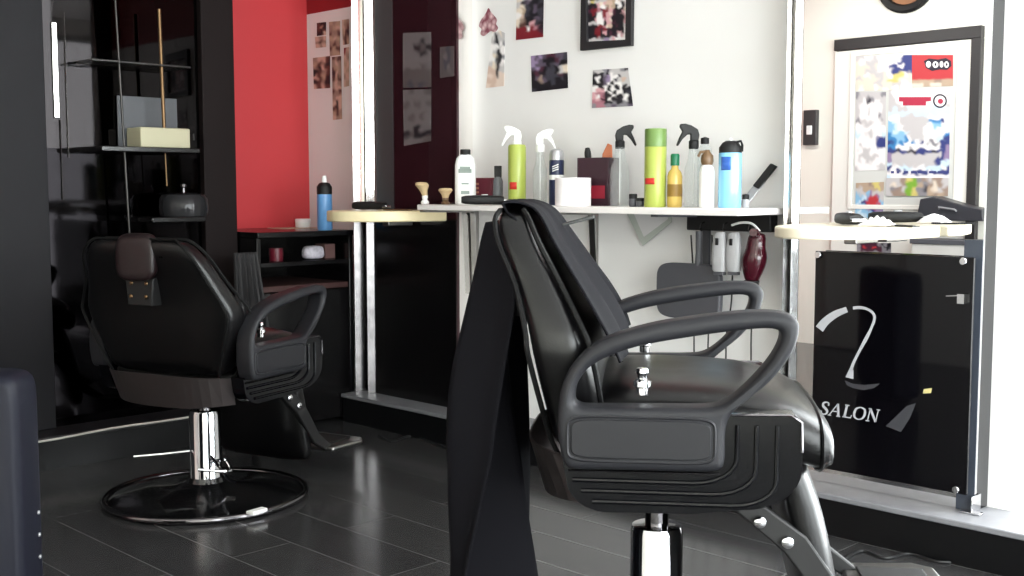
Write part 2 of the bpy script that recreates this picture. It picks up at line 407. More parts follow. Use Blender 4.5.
o = wall_shelf(S3, onX(135, 217, GX + .1).y, onX(206, 146, GX + .25).y, .24, M_black, 'low_shelf', 'low black shelf carrying a glass bowl by the pillar')
bp = Vector((GX + .12, onX(184, 205, GX + .12).y, S3))
t = thing('glass_bowl', 'upturned smoky glass bowl on the low black shelf', 'bowl', bp)
link('bowl_shell', lathed([(.095, .001), (.10, .03), (.098, .07), (.085, .088), (.05, .096), (0, .097)]), M_bowl, t)
link('knob', lathed([(.006, .096), (.006, .115), (.014, .12), (.012, .13), (0, .132)], n=12), M_chrome_d, t)

# ------------------------------------------------------------------ mirror stations on the back wall
def station(x0s, x0, x1, label, front_mats, side, lower, strips=(), z1=2.42, name='mirror_station'):
    cx = (x0s + x1) / 2
    t = thing(name, label, 'mirror', (cx, 0, LZ), 0, 'mirror stations along the white wall')
    link('carcass', boxb((x0 - cx, MIR_Y + .012, .001), (x1 - cx - .004, -.001, z1)), M_blackm, t, smooth=False)
    link('mirror_glass', boxb((x0 - cx, MIR_Y, .001), (x1 - cx, MIR_Y + .0115, z1)), front_mats, t, smooth=False)
    link('side_mirror', boxb((x1 - cx - .0035, MIR_Y + .0125, .001), (x1 - cx, -.001, z1)), side, t, smooth=False)
    W = x0 - x0s
    link('trim_back', boxb((x0s - cx, MIR_Y + .004, .001), (x0 - cx - .001, -.001, z1)), M_black, t, smooth=False)
    for a, b in strips:                                  # saw-tooth bright trim strips
        f = MIR_Y + .0035
        xb = onY(b, 200, f).x; d = .01
        while xb - onY(a, 200, f - d).x > d * .5: d += .0005
        xa = onY(a, 200, f - d).x
        poly = [(xa - .003, f), (xa - .003, f - d), (xa, f - d - .002), (xb, f)]
        link('trim_strip', prismed([(p[0] - cx, p[1]) for p in poly], 2, .80, z1), M_edge, t, angle=20)
        o = link('lower_trim', prismed([(p[0] - cx, p[1]) for p in poly], 2, .001, .7995), lower, t, angle=20); o['label'] = 'duller steel lower trim'
    return t
AX0s = onY(353, 200, MIR_Y).x; AX0 = onY(375, 200, MIR_Y).x; AX1 = onY(457, 200, MIR_Y).x
BX0s = onY(784, 200, MIR_Y).x; BX0 = onY(800, 200, MIR_Y).x; BX1 = onY(985, 200, MIR_Y).x
stA = station(AX0s, AX0, AX1, 'dark smoked mirror panel left of the white wall with photos', mat('maroon_reflection_glass', (.25, .125, .155), .03, .4, coat=.6), M_edge, mat('dull_steel', (.42, .41, .41), .22, 1.0, noise=.5, nscale=25), ((354, 364.5), (366.5, 375)))  # maroon base colour paints in the dim reflection of the red wall
stB = station(BX0s, BX0, BX1, 'tall clear mirror behind the black salon sign at the right', M_mirror, mat('grey_mirror_edge', (.30, .30, .31), .1, 1.0), mat('steel_lower', (.70, .70, .70), .2, 1.0, noise=.4, nscale=25), ((784.5, 791.5), (793, 800)))
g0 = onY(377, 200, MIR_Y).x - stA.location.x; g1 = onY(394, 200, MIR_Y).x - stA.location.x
o = link('lower_panel', boxb((AX0 - stA.location.x + .002, MIR_Y - .0045, .001), (AX1 - stA.location.x - .002, MIR_Y - .0003, .798)), M_black, stA, smooth=False); o['label'] = 'black lower panel'
o = link('reflection_strip', boxb((g0, MIR_Y - .0025, .80), (g1, MIR_Y - .0003, 2.42)), mat('grey_reflection', (.25, .25, .26), .4), stA, smooth=False); o['label'] = 'grey strip painted as a reflection'  # thin grey box added in place of a dim reflection
g0 = onY(963, 300, MIR_Y).x - stB.location.x; g1 = BX1 - stB.location.x
o = link('lower_edging', boxb((g0, MIR_Y - .0035, .001), (g1, MIR_Y - .0003, onY(978, 240, MIR_Y).z - LZ)), mat('slate_blue_strip', (.25, .27, .31), .2), stB, smooth=False); o['label'] = 'slate blue lower edging'
bm = B()
link('bracket', box(boxb((.02 + BX1 - stB.location.x - .05, MIR_Y - .035, .001), (BX1 - stB.location.x + .03, MIR_Y - .003, .006)), (BX1 - stB.location.x + .002, MIR_Y - .03, .001), (BX1 - stB.location.x + .006, MIR_Y + .03, .05)), M_chrome, stB, bevel=.001)
# dim reflections of papers, painted as sheets on the dark panel
g = 'painted reflections of notices on the dark glass'
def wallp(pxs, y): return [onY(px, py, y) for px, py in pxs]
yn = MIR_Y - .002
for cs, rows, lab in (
    ([(403, 33), (431, 32), (431, 87), (403, 88)], ['uuuuu', 'uuuku', 'uukzk', 'uuuku', 'uuuuu', 'uuuzu', 'zzzzz', 'zzzzz', 'zdzdz'], 'upper painted reflection of a grey notice with a round emblem on the dark glass'),
    ([(403, 90), (431, 89), (431, 141), (404, 146)], ['uzuuz', 'uuuuu', 'zuzuz', 'uuuuu', 'uzuzu', 'uuuuu', 'uukuu', 'kzkkk', 'uuuuz'], 'lower painted reflection of a grey notice with dark foot on the dark glass'),
    ([(440, 47), (454, 46), (454, 76), (440, 78)], ['zzdz', 'zudz', 'zddz', 'zduz', 'zzzz'], 'small painted reflection of a grey slip at the right of the dark glass')):
    o = sheet('notice', wallp(cs, yn), rows, print_mat('reflection_print', .6)); tag(o, lab, 'notice', g)  # sheets stand in for dim reflections, no real notices here

# black sign panel in front of the clear mirror
SY = -.125
sp_ = [onY(813, 252, SY), onY(968, 257, SY), onY(968, 492, SY), onY(813, 468, SY)]
sx0, sx1 = onY(813, 360, SY).x, onY(971, 360, SY).x
sz1 = onY(890, 254, SY).z; sz0 = onY(890, 481, SY).z
t = thing('sign_panel', 'black glass panel lettered SALON in front of the right mirror', 'sign', (sx0, SY, LZ))
def L_(px, py): p = onY(px, py, SY); return p - Vector(t.location)
M_signglass = mat('black_sign_glass', (.025, .022, .035), .04, spec=.35)
link('glass_panel', boxb((0, 0, sz0 - LZ), (sx1 - sx0, .010, sz1 - LZ)), M_signglass, t, bevel=.002)
for bx, bz in ((.012, sz1 - .012), (sx1 - sx0 - .03, sz1 - .012), (.012, sz0 + .012), (sx1 - sx0 - .03, sz0 + .012)):
    bm = B(); lathe(bm, [(.0, 0), (.009, 0), (.011, .003), (.011, .008), (.006, .012), (.006, .02)], n=16)
    for v in bm.verts: v.co = Vector((bx + v.co.x, -.009 + v.co.z * 1.0, bz - LZ + v.co.y))
    link('standoff_bolt', bm, M_chrome, t)
def ribbon(bm, pts, off=-.0012, th=.001):               # pen stroke drawn on the panel: (px, py, width in px)
    n = len(pts); Lf, Rt = [], []
    for i, (x, y, w) in enumerate(pts):
        x0, y0, _ = pts[max(i - 1, 0)]; x1, y1, _ = pts[min(i + 1, n - 1)]
        dx, dy = x1 - x0, y1 - y0; l = math.hypot(dx, dy) or 1; nx, ny = -dy / l * w / 2, dx / l * w / 2
        Lf.append(L_(x + nx, y + ny)); Rt.append(L_(x - nx, y - ny))
    va = [[bm.verts.new(p + Vector((0, o, 0))) for p in s] for s in (Lf, Rt) for o in (off, off + th)]
    a0, a1, b0, b1 = va
    for i in range(n - 1):
        bm.faces.new((a0[i], a0[i + 1], b0[i + 1], b0[i])); bm.faces.new((a1[i], a1[i + 1], b1[i + 1], b1[i]))
        bm.faces.new((a0[i], a0[i + 1], a1[i + 1], a1[i])); bm.faces.new((b0[i], b0[i + 1], b1[i + 1], b1[i]))
def sm(pts, k=5):
    v = catmull([Vector(p) for p in pts], k); return [tuple(p) for p in v]
bm = B()
ribbon(bm, sm([(819.5, 329, 9), (826, 321, 8), (836, 314, 7), (847, 309.5, 5.5)]))
ribbon(bm, sm([(853, 308, 3), (860, 307.5, 3), (867, 309, 2.5), (873, 313, 2.5), (874.5, 319, 2.5), (871, 329, 2.5), (866, 339, 3.4), (859, 352, 2.6), (854, 362, 2.6), (851, 370, 3.2)]))
ribbon(bm, [(851.5, 369.5, 4), (849.5, 378, 8)])
o = link('emblem_stroke', bm, M_letter, t, smooth=False); o['label'] = 'silver curved emblem stroke'
bm = B()
slab(bm, [L_(*p) + Vector((0, -.0012, 0)) for p in ((845, 380.5), (852, 383.5), (864, 385), (880, 383.5), (874, 388), (864, 390), (853, 388), (847, 385))], (0, 1, 0), .001)
slab(bm, [L_(*p) + Vector((0, -.0012, 0)) for p in ((886, 426), (901, 432), (910, 418), (916, 403), (907, 406))], (0, 1, 0), .001)
o = link('emblem_shade', bm, M_letter2, t, smooth=False); o['label'] = 'dim grey emblem shapes'
def letter(ch, strokes, x, y, w, h):
    b_ = B()
    for s in strokes:
        # italic, along the falling baseline of the panel
        ribbon(b_, [(x + u * w + v * h * .24, y - v * h + u * w * .149, wd) for u, v, wd in s])
    link('letter_' + ch, b_, M_letter, t, smooth=False)
T, K = 1.0, 2.2
S_ = [sm([(.82, .74, 1.2), (.78, .93, 1.3), (.5, 1.0, 1.3), (.2, .9, 1.8), (.22, .66, 2.2), (.55, .48, 2.4), (.82, .3, 2.2), (.76, .07, 1.7), (.46, 0, 1.3), (.2, .06, 1.3), (.12, .27, 1.2)], 4)]
A_ = [[(.02, 0, T), (.55, 1, T)], [(.55, 1, K), (.86, 0, K)], [(.25, .36, T), (.74, .36, T)], [(-.1, 0, 1), (.2, 0, 1)], [(.68, 0, 1), (1.02, 0, 1)]]
Lt = [[(.25, 0, K), (.25, 1, K)], [(.05, 1, 1), (.5, 1, 1)], [(.03, .03, 1), (.9, .03, 1.3), (.93, .26, 1)]]
O_ = [sm([(.5, 1, 1.1), (.15, .85, 1.8), (.05, .5, 2.3), (.15, .15, 1.8), (.5, 0, 1.1), (.85, .15, 1.8), (.95, .5, 2.3), (.85, .85, 1.8), (.5, 1, 1.1)], 4)]
N_ = [[(.14, 0, T), (.14, 1, T)], [(.14, 1, K), (.84, 0, K)], [(.84, 0, T), (.84, 1, T)], [(-.02, 0, 1), (.3, 0, 1)], [(.0, 1, 1), (.2, 1, 1)], [(.68, 1, 1), (1.0, 1, 1)]]
for ch, st, x, w in (('s', S_, 819.5, 8.5), ('a', A_, 829, 11), ('l', Lt, 842, 9.5), ('o', O_, 852.5, 11.5), ('n', N_, 866, 11.5)):
    letter(ch, st, x, 413.6 + (x - 820) * .149, w, 12.0)
bm = B(); slab(bm, [L_(*p) + Vector((0, -.0012, 0)) for p in ((924, 389), (932, 388), (931, 393), (923, 393.5))], (0, 1, 0), .001)
o = link('gold_mark', bm, M_gold, t, smooth=False); o['label'] = 'tiny gold mark'
bm = B(); ribbon(bm, [(946, 296, .9), (960, 295.5, 1)])
box(bm, (L_(960, 300).x, -.02, L_(960, 303).z), (L_(967, 300).x, -.001, L_(960, 293.5).z))
link('clip', bm, M_chrome, t, smooth=False)

# half-round shelves on the stations
def half_shelf(cx, a, b, z, label, m, th=.032):
    n = 40
    pts = [(cx + a * math.cos(PI + PI * i / n), MIR_Y - .026 + b * math.sin(PI + PI * i / n)) for i in range(n + 1)]
    t = thing('half_round_shelf', label, 'shelf', (cx, MIR_Y, z - th), 0, 'half-round shelves on the mirror stations')
    link('shelf_board', prismed([(p[0] - cx, p[1] - MIR_Y) for p in pts], 2, 0, th), m, t, bevel=.006, seg=3, angle=50)
    link('support_bracket', boxb((-.02, -.16, -.022), (.02, -.0265, -.0005)), M_steel, t, bevel=.003)
    return t
HZ = .957
cA = (AX0 + AX1) / 2; cB = (BX0 + BX1) / 2
hsA = half_shelf(cA + .0, .24, .40, .965, 'cream half-round shelf on the dark smoked panel', mat('tan_cream_laminate', (.90, .84, .68), .35), .044)
hsB = half_shelf(cB - .03, .21, .42, .947, 'cream half-round shelf on the clear mirror above the salon sign', M_cream)
# things lying on the right shelf
def clipper(loc, rz, label, body=M_blackm, g=None):
    t = thing('hair_clipper', label, 'hair clipper', loc, rz, g)
    secs = []
    for x, ry, rz_ in ((-.085, .012, .012), (-.07, .019, .016), (-.03, .021, .018), (.02, .019, .017), (.06, .021, .016), (.075, .021, .012)):
        secs.append([(x, p[0], .0195 + p[1]) for p in sup(0, 0, ry, rz_, 16, 3)])
    link('body', loft(secs), body, t); link('blade', boxb((.074, -.02, .012), (.095, .02, .022)), M_chrome, t, bevel=.002)
    link('switch', boxb((-.01, -.006, .036), (.015, .006, .041)), M_silver, t, bevel=.002)
    return t
zB = .947
P = onY(848, 226, -.24); clipper((P.x, P.y, zB), -.75, 'black hair clipper lying on the right cream half-round shelf')
P = onY(879, 226, -.26)
bm = B(); n = 14
vv = [[bm.verts.new((P.x + (i / n - .5) * .085, P.y + (j / n - .5) * .07 - .01, zB + .004 + .022 * max(0, math.sin(i / n * PI)) ** .7 * max(0, math.sin(j / n * PI)) ** .7 * (1 + .4 * math.sin(i * 1.9 + j * 1.1)))) for j in range(n + 1)] for i in range(n + 1)]
for i in range(n):
    for j in range(n): bm.faces.new((vv[i][j], vv[i + 1][j], vv[i + 1][j + 1], vv[i][j + 1]))
tag(link('face_cloth', bm, M_paper, subd=1, solid=.004), 'crumpled white cloth on the right cream half-round shelf', 'cloth')
P = onY(903, 226, -.25)
bm = B(); box(bm, (-.06, -.012, .0005), (.06, -.002, .006))
for i in range(22): box(bm, (-.058 + i * .0054, -.002, .001), (-.0555 + i * .0054, .014, .0045))
o = link('comb', bm, M_blackm); o.location = (P.x, P.y, zB); o.rotation_euler = (0, 0, -.5); tag(o, 'black comb beside the white cloth on the right shelf', 'comb')
# left shelf things
zA = .965
P = onY(370, 211, -.30); clipper((P.x, P.y, zA), .3, 'black hair clipper on the left cream half-round shelf')
P = onY(398, 211, -.28)
bm = B(); box(bm, (-.07, -.014, .0005), (.07, -.003, .006))
for i in range(24): box(bm, (-.068 + i * .0057, -.003, .001), (-.065 + i * .0057, .013, .0045))
o = link('comb', bm, M_brown); o.location = (P.x, P.y, zA); o.rotation_euler = (0, 0, .15); tag(o, 'brown comb on the left cream half-round shelf', 'comb')

# ------------------------------------------------------------------ table with products
TF = -.36
TZ = onY(600, 207, TF).z
tx0 = onY(417, 208, TF).x; tx1 = BX0s - .012; txf = onY(738, 213, TF).x
tb = thing('wall_table', 'long white shelf table crowded with hair products below the photos', 'table', ((tx0 + tx1) / 2, 0, TZ - .022))
cx = tb.location.x
link('table_top', prismed([(tx0 - cx, -.094), (tx0 - cx, TF), (txf - cx, TF), (tx1 - cx, -.16), (tx1 - cx, -.001), (AX1 - cx + .004, -.001), (AX1 - cx + .004, -.094)], 2, 0, .022), M_white, tb, bevel=.003)
for px in (468, 587, 699):
    x = onY(px, 240, -.05).x - cx
    lo = -.26 if px != 468 else -.36
    poly = [(-.002, -.001), (-.30, -.001), (-.30, -.010), (-.03, -.014), (-.024, -.03), (-.010, lo), (-.002, lo)]
    link('bracket', prismed(poly, 0, x - .016, x + .016), M_steel if px != 699 else M_grey, tb, bevel=.002)

def item(px0, px1, py_top, y):                          # where a product stands on the table: x, radius, height, scale
    c = onY((px0 + px1) / 2, 205, y); s = scl(c)
    top = onY((px0 + px1) / 2, py_top, y).z
    return c.x, (px1 - px0) / 2 / s, top - TZ, s
def itemthing(name, label, cat, px0, px1, pyt, y, rz=0, group=None):
    x, r, h, s = item(px0, px1, pyt, y)
    return thing(name, label, cat, (x, y, TZ + .0005), rz, group), r, h, s
VX = PI / 4                                              # local X then runs across the picture
def trigger(t, z, d, m, s=1.0):                          # spray trigger head, nozzle towards d*X
    poly = [(-.015, .018), (-.012, .0), (.010, .0), (.010, .020), (.020, .019), (.033, .006), (.046, -.014), (.050, -.011), (.042, .010), (.033, .028), (.041, .040), (.040, .049), (.026, .050), (.008, .045), (-.010, .034)]
    poly = [(p[0] * d * s, z + p[1] * s) for p in poly]
    if d < 0: poly.reverse()
    link('trigger_head', prismed(poly, 1, -.0095 * s, .0095 * s), m, t, bevel=.003 * s, seg=2)
    link('collar', lathed([(.013 * s, z - .022 * s), (.0145 * s, z - .018 * s), (.0145 * s, z), (.011 * s, z + .004 * s)], n=18), m, t)
# talc bottle
t, r, h, s = itemthing('talc_bottle', 'white talcum bottle with black cap at the table left end', 'bottle', 455, 476, 150, -.22, VX)
secs = [[(p[0], p[1], z) for p in sup(0, 0, r * k, r * .62 * k2, 24, 2.6)] for z, k, k2 in ((0, .93, .93), (.004, 1, 1), (h * .72, 1, 1), (h * .84, .86, .9), (h * .9, .6, .8), (h * .91, .55, .75))]
link('bottle_body', loft(secs), mat('white_bottle', (.97, .97, .96), .25), t)
link('cap', lathed([(r * .5, h * .905), (r * .5, h), (r * .42, h * 1.01), (0, h * 1.01)], n=18), M_blackm, t)
bm = B()
bm.free()
for zz, ww, hh in ((.66, .5, .018), (.61, .62, .02), (.38, .35, .008), (.22, .4, .016)):
    link('label_print', boxb((-r * ww, -r * .62 - .0008, h * zz - hh * .4), (r * ww, -r * .6, h * zz + hh * .4)), mat('grey_green_print', (.55, .60, .57), .5), t, bevel=.0005)
# shaving brushes
for px0, px1, pyt, y, fl, lab in ((418, 432, 182, -.30, 1, 'shaving brush with flared pale bristles at the table left end'), (438, 453, 188, -.28, 0, 'shaving brush with round tan head beside the talcum bottle')):
    t, r, h, s = itemthing('shaving_brush', lab, 'brush', px0, px1, pyt, y, VX, 'shaving brushes on the table')
    link('handle', lathed([(r * .55, 0), (r * .6, h * .1), (r * .35, h * .2), (r * .45, h * .32), (r * .4, h * .4)], n=18), M_whitep if fl else M_brown, t)
    bm = lathed([(r * .4, h * .38), (r * .55, h * .6), (r * (1.0 if fl else .98), h * .85), (r * .8, h * .97), (0, h)], n=20)
    if fl:
        for v in bm.verts: v.co.x += -(v.co.z / h - .4) * r * .9 if v.co.z > h * .4 else 0
    link('bristles', bm, M_tan, t)
# maroon carton and small bottles
t, r, h, s = itemthing('product_carton', 'maroon carton leaning by the talcum bottle', 'carton', 476, 496, 178, -.12, .05)
link('carton_box', boxb((-.045, -.02, 0), (.045, .02, h)), mat('maroon_card', (.42, .16, .22), .5), t, bevel=.001)
bm = B()
for i in range(4): box(bm, (-.047 + .0, -.021, h * (.25 + .16 * i)), (-.02, -.0195, h * (.33 + .16 * i)))
link('carton_print', bm, mat('tan_print', (.75, .55, .45), .6), t, smooth=False)
t, r, h, s = itemthing('dropper_bottle', 'small grey bottle with square black cap left of the lime spray', 'bottle', 493, 503, 166, -.17, VX)
link('bottle_body', lathed([(r, 0), (r, h * .6), (r * .8, h * .68), (r * .7, h * .72)], n=18), clear_mat('grey_clear', (.55, .56, .58), .5), t)
link('cap', boxb((-r * .75, -r * .6, h * .7), (r * .75, r * .6, h)), M_blackm, t, bevel=.002)
P = onY(484, 204, -.31); clipper((P.x, P.y, TZ + .0005), .75, 'black hair clipper lying in front of the grey dropper bottle')
# lime spray with white trigger
t, r, h, s = itemthing('spray_bottle', 'lime green spray bottle with white trigger head', 'bottle', 508, 526, 145, -.2, VX, 'trigger spray bottles')
link('bottle_body', lathed([(r * .96, 0), (r, .004), (r, h * .965), (r * .9, h), (r * .5, h * 1.01)]), M_lime, t)
trigger(t, h * 1.05, -1, M_whitep, 1.2)
bm = B()
a0 = -PI * .80
va = [[bm.verts.new((r * 1.012 * math.cos(a0 + i * .15), r * 1.012 * math.sin(a0 + i * .15), z)) for z in (h * .26, h * .38)] for i in range(7)]
for i in range(6): bm.faces.new((va[i][0], va[i + 1][0], va[i + 1][1], va[i][1]))
link('label_patch', bm, M_redlab, t, solid=.0006)
# clear sprays
def clear_spray(px0, px1, pyn, y, d, m, label, sc=1.0):
    t, r, h, s = itemthing('spray_bottle', label, 'bottle', px0, px1, pyn, y, VX, 'trigger spray bottles')
    link('bottle_body', lathed([(r * .95, 0), (r, .005), (r, h * .55), (r * .96, h * .64), (r * .62, h * .8), (r * .52, h * .93), (r * .5, h)]), M_clear, t)
    trigger(t, h * 1.09, d, m, sc)
    link('dip_tube', lathed([(.002, .01), (.002, h)], n=8), M_whitep, t)
    return t
clear_spray(533, 547, 150, -.15, 1, M_whitep, 'clear spray bottle with white trigger beside the lime spray', 1.2)
clear_spray(610, 629, 147, -.2, 1, M_blackm, 'clear spray bottle with black trigger left of the tall lime can', 1.15)
clear_spray(684, 702, 147, -.2, -1, M_blackm, 'clear spray bottle with black trigger right of the tall lime can', 1.15)
# shaving foam can
t, r, h, s = itemthing('foam_can', 'navy and white foam can with silver cap', 'can', 549, 564, 149, -.13, VX)
link('can_body', lathed([(r * .95, 0), (r, .003), (r, h * .78), (r * .95, h * .8)]), M_navyp, t)
link('label_band', lathed([(r * 1.005, h * .45), (r * 1.01, h * .455), (r * 1.01, h * .53), (r * 1.005, h * .535)]), M_whitep, t)
link('cap', lathed([(r * .98, h * .8), (r * .98, h * .9), (r * .85, h * .97), (r * .5, h), (0, h)]), M_silver, t)
bm = B()
for k in range(3): tube(bm, [(r * 1.0 * math.cos(a), r * 1.0 * math.sin(a), h * (.60 + .04 * k) + .05 * h * (a + 2.2)) for a in [-2.2 + .12 * i for i in range(8)]], .0022, 6)
link('label_swoosh', bm, M_whitep, t)
# neck paper roll
t, r, h, s = itemthing('paper_roll', 'white roll of neck paper standing on the table edge', 'roll', 555, 591, 178, -.27, VX)
link('paper', lathed([(r * .3, 0), (r, 0), (r, h), (r * .3, h), (r * .3, 0)], n=40), M_paper, t)
# tool caddy
t, r, h, s = itemthing('tool_caddy', 'dark maroon caddy full of tools behind the paper roll', 'caddy', 582, 614, 158, -.13, .2)
bm = B(); a, b, w = -.065, .065, .04
box(bm, (a, -w, 0), (b, w, .004)); box(bm, (a, -w, .004), (a + .004, w, h)); box(bm, (b - .004, -w, .004), (b, w, h)); box(bm, (a + .004, -w, .004), (b - .004, -w + .004, h)); box(bm, (a + .004, w - .004, .004), (b - .004, w, h))
link('caddy_box', bm, mat('dark_maroon_card', (.20, .09, .14), .4), t, bevel=.001)
bm = boxb((-.02, -w - .001, h * .15), (.05, -w, h * .42)); link('label', bm, mat('crimson_label', (.60, .12, .2), .5), t, smooth=False)
tl = Vector(t.location)
o = link('comb', prismed([(-.012, .0), (.012, 0), (.022, .09), (.014, .135), (-.002, .14), (-.016, .1)], 1, -.004, .004), M_orange, None, bevel=.002)
o.location = (tl.x + .025, tl.y, TZ + .085); o.rotation_euler = (0, .12, .5); tag(o, 'orange comb standing in the dark maroon caddy', 'comb')
o = link('hair_brush', lathe(lathed([(.006, 0), (.007, .08), (.012, .10), (.012, .12), (.008, .135), (0, .137)], n=14), [(.0125, .103), (.0125, .116)], n=14), [M_blackm]); o.location = (tl.x - .04, tl.y, TZ + .075); o.rotation_euler = (.05, -.05, 0); tag(o, 'black handled brush standing in the dark maroon caddy', 'brush')
o = link('scissors', tube(tubed([(-.004, 0, 0), (.004, 0, .10)], .0028, 6), [(.004, 0, .0), (-.004, 0, .10)], .0028, 6), M_chrome)
bm2 = None; o.location = (tl.x - .005, tl.y, TZ + .03); tag(o, 'slim steel scissors standing in the dark maroon caddy', 'scissors')
# small dark jars
for i, (px, pyt, lab) in enumerate(((633, 194, 'small black pot in front of the clear spray bottle'), (640, 198, 'tiny black pot beside the tall lime can'))):
    t, r, h, s = itemthing('wax_pot', lab, 'pot', px - 4, px + 4, pyt, -.26, VX, 'black wax pots on the table')
    link('pot', lathed([(r * .9, 0), (r, .003), (r, h * .6), (r * .9, h * .62)], n=18), M_grey, t)
    link('lid', lathed([(r * 1.03, h * .62), (r * 1.03, h * .95), (r * .9, h), (0, h)], n=18), M_blackm, t)
# tall lime can
t, r, h, s = itemthing('hairspray_can', 'tall lime green hairspray can with darker green cap', 'can', 644, 666, 129, -.26, VX)
link('can_body', lathed([(r * .96, 0), (r, .004), (r, h * .765), (r * .98, h * .77)]), M_lime, t)
link('cap', lathed([(r * 1.0, h * .772), (r * 1.0, h * .985), (r * .95, h), (0, h)]), M_limecap, t)
bm = B()
va = [[bm.verts.new((r * 1.012 * math.cos(a0 + i * .15), r * 1.012 * math.sin(a0 + i * .15), z)) for z in (h * .29, h * .37)] for i in range(-2, 6)]
for i in range(7): bm.faces.new((va[i][0], va[i + 1][0], va[i + 1][1], va[i][1]))
link('label_patch', bm, M_redlab, t, solid=.0006)
# amber tonic
t, r, h, s = itemthing('tonic_bottle', 'small amber tonic bottle with green cap', 'bottle', 667, 682, 154, -.24, VX)
link('bottle_body', lathed([(r * .93, 0), (r, .004), (r, h * .58), (r * .85, h * .66), (r * .5, h * .72), (r * .45, h * .78)]), M_amber, t)
link('cap', lathed([(r * .6, h * .78), (r * .6, h * .97), (r * .5, h), (0, h)], n=20), M_greencap, t)
link('label_band', lathed([(r * 1.01, h * .2), (r * 1.015, h * .21), (r * 1.015, h * .42), (r * 1.01, h * .43)]), mat('ochre_label', (.55, .42, .16), .5), t)
# white pump bottle
t, r, h, s = itemthing('pump_bottle', 'white lotion bottle with brown pump collar', 'bottle', 699, 714, 150, -.26, VX)
link('bottle_body', lathed([(r * .95, 0), (r, .004), (r, h * .62), (r * .85, h * .7), (r * .5, h * .75)]), M_whitep, t)
link('pump', lathed([(r * .7, h * .74), (r * .85, h * .8), (r * .8, h * .9), (r * .45, h * .95), (r * .3, h * 1.0), (0, h)], n=20), M_brown, t)
link('spout', tubed([(0, 0, h * .97), (-r * .9, 0, h * .96), (-r * 1.2, 0, h * .88)], .005, 8), M_brown, t)
# slim white bottle behind
t, r, h, s = itemthing('lotion_bottle', 'slim white bottle with black flip cap behind the brown pump', 'bottle', 697, 711, 137, -.1, VX)
link('bottle_body', lathed([(r, 0), (r, h * .8), (r * .7, h * .87), (r * .5, h * .9)]), M_clear, t)
link('cap', lathed([(r * .6, h * .9), (r * .6, h * .98), (0, h)], n=18), M_blackm, t)
# blue jar
t, r, h, s = itemthing('disinfectant_bottle', 'bright blue disinfectant bottle with black cap at the table right', 'bottle', 718, 741, 141, -.22, VX)
link('bottle_body', lathed([(r * .95, 0), (r, .005), (r, h * .80), (r * .96, h * .82)]), M_blue, t)
bm = lathed([(r * .98, h * .82), (r * .98, h * .9), (r * .7, h * .97), (r * .4, h), (0, h)])
tube(bm, [(r * .2, -r * .6, h * .97), (r * .75, -r * .75, h * .99), (r * .95, -r * .4, h * .93), (r * .95, -r * .3, h * .84)], .004, 8)
link('cap', bm, M_blackm, t)
bm = B()
va = [[bm.verts.new((r * 1.012 * math.cos(-2.6 + i * .15), r * 1.012 * math.sin(-2.6 + i * .15), z)) for z in (h * .56, h * .76)] for i in range(7)]
for i in range(6): bm.faces.new((va[i][0], va[i + 1][0], va[i + 1][1], va[i][1]))
link('label_patch', bm, mat('blue_print', (.20, .38, .70), .5), t, solid=.0006)
link('tip', lathed([(.006, h), (.006, h * 1.03), (0, h * 1.05)], n=10), M_whitep, t)
# razor strop leaning on the wall
a = onY(743, 199, -.10); b = onY(775, 165, -.012); a.z = TZ + .006
d = (b - a).normalized(); n_ = d.cross(Vector((0, -1, 0))).normalized() * .014
bm = slabbed([a - n_, a + n_, a + (b - a) * .62 + n_, a + (b - a) * .62 - n_], (0, -1, 0), .006)
bm2 = slabbed([a + (b - a) * .45 - n_ * .9, a + (b - a) * .45 + n_ * .9, b + n_ * .9, b - n_ * .9], (0, -1, 0), .012)
t = thing('leather_strop', 'black razor strop leaning against the white wall at the table right end', 'strop', a)
for nm, bb, mm in (('strap', bm, M_silver), ('grip', bm2, M_blackm)):
    for v in bb.verts: v.co -= a
    link(nm, bb, mm, t, bevel=.002)
t, r, h, s = itemthing('wax_pot', 'small black pot beside the blue disinfectant bottle', 'pot', 742, 749, 194, -.14, VX, 'black wax pots on the table')
link('pot', lathed([(r * .9, 0), (r, .003), (r, h * .6)], n=18), M_lgrey, t); link('lid', lathed([(r * 1.03, h * .6), (r * 1.03, h * .95), (0, h)], n=18), M_blackm, t)

# hanging below the table
hx0 = onY(689, 224, -.07).x; hx1 = onY(773, 224, -.07).x
t = thing('tool_rail', 'black holder rail under the right end of the white table', 'rail', ((hx0 + hx1) / 2, 0, onY(730, 231, -.07).z))
W = (hx1 - hx0) / 2; HH = TZ - .0235 - t.location.z
link('rail_body', boxb((-W, -.085, 0), (W, -.04, HH)), M_blackm, t, bevel=.004)
for x in (-W * .55, W * .0, W * .6): link('hook', tubed([(x, -.086, HH * .5), (x, -.104, HH * .4), (x, -.108, HH * .15), (x, -.10, 0)], .003, 8), M_chrome_d, t)
RZ = t.location.z
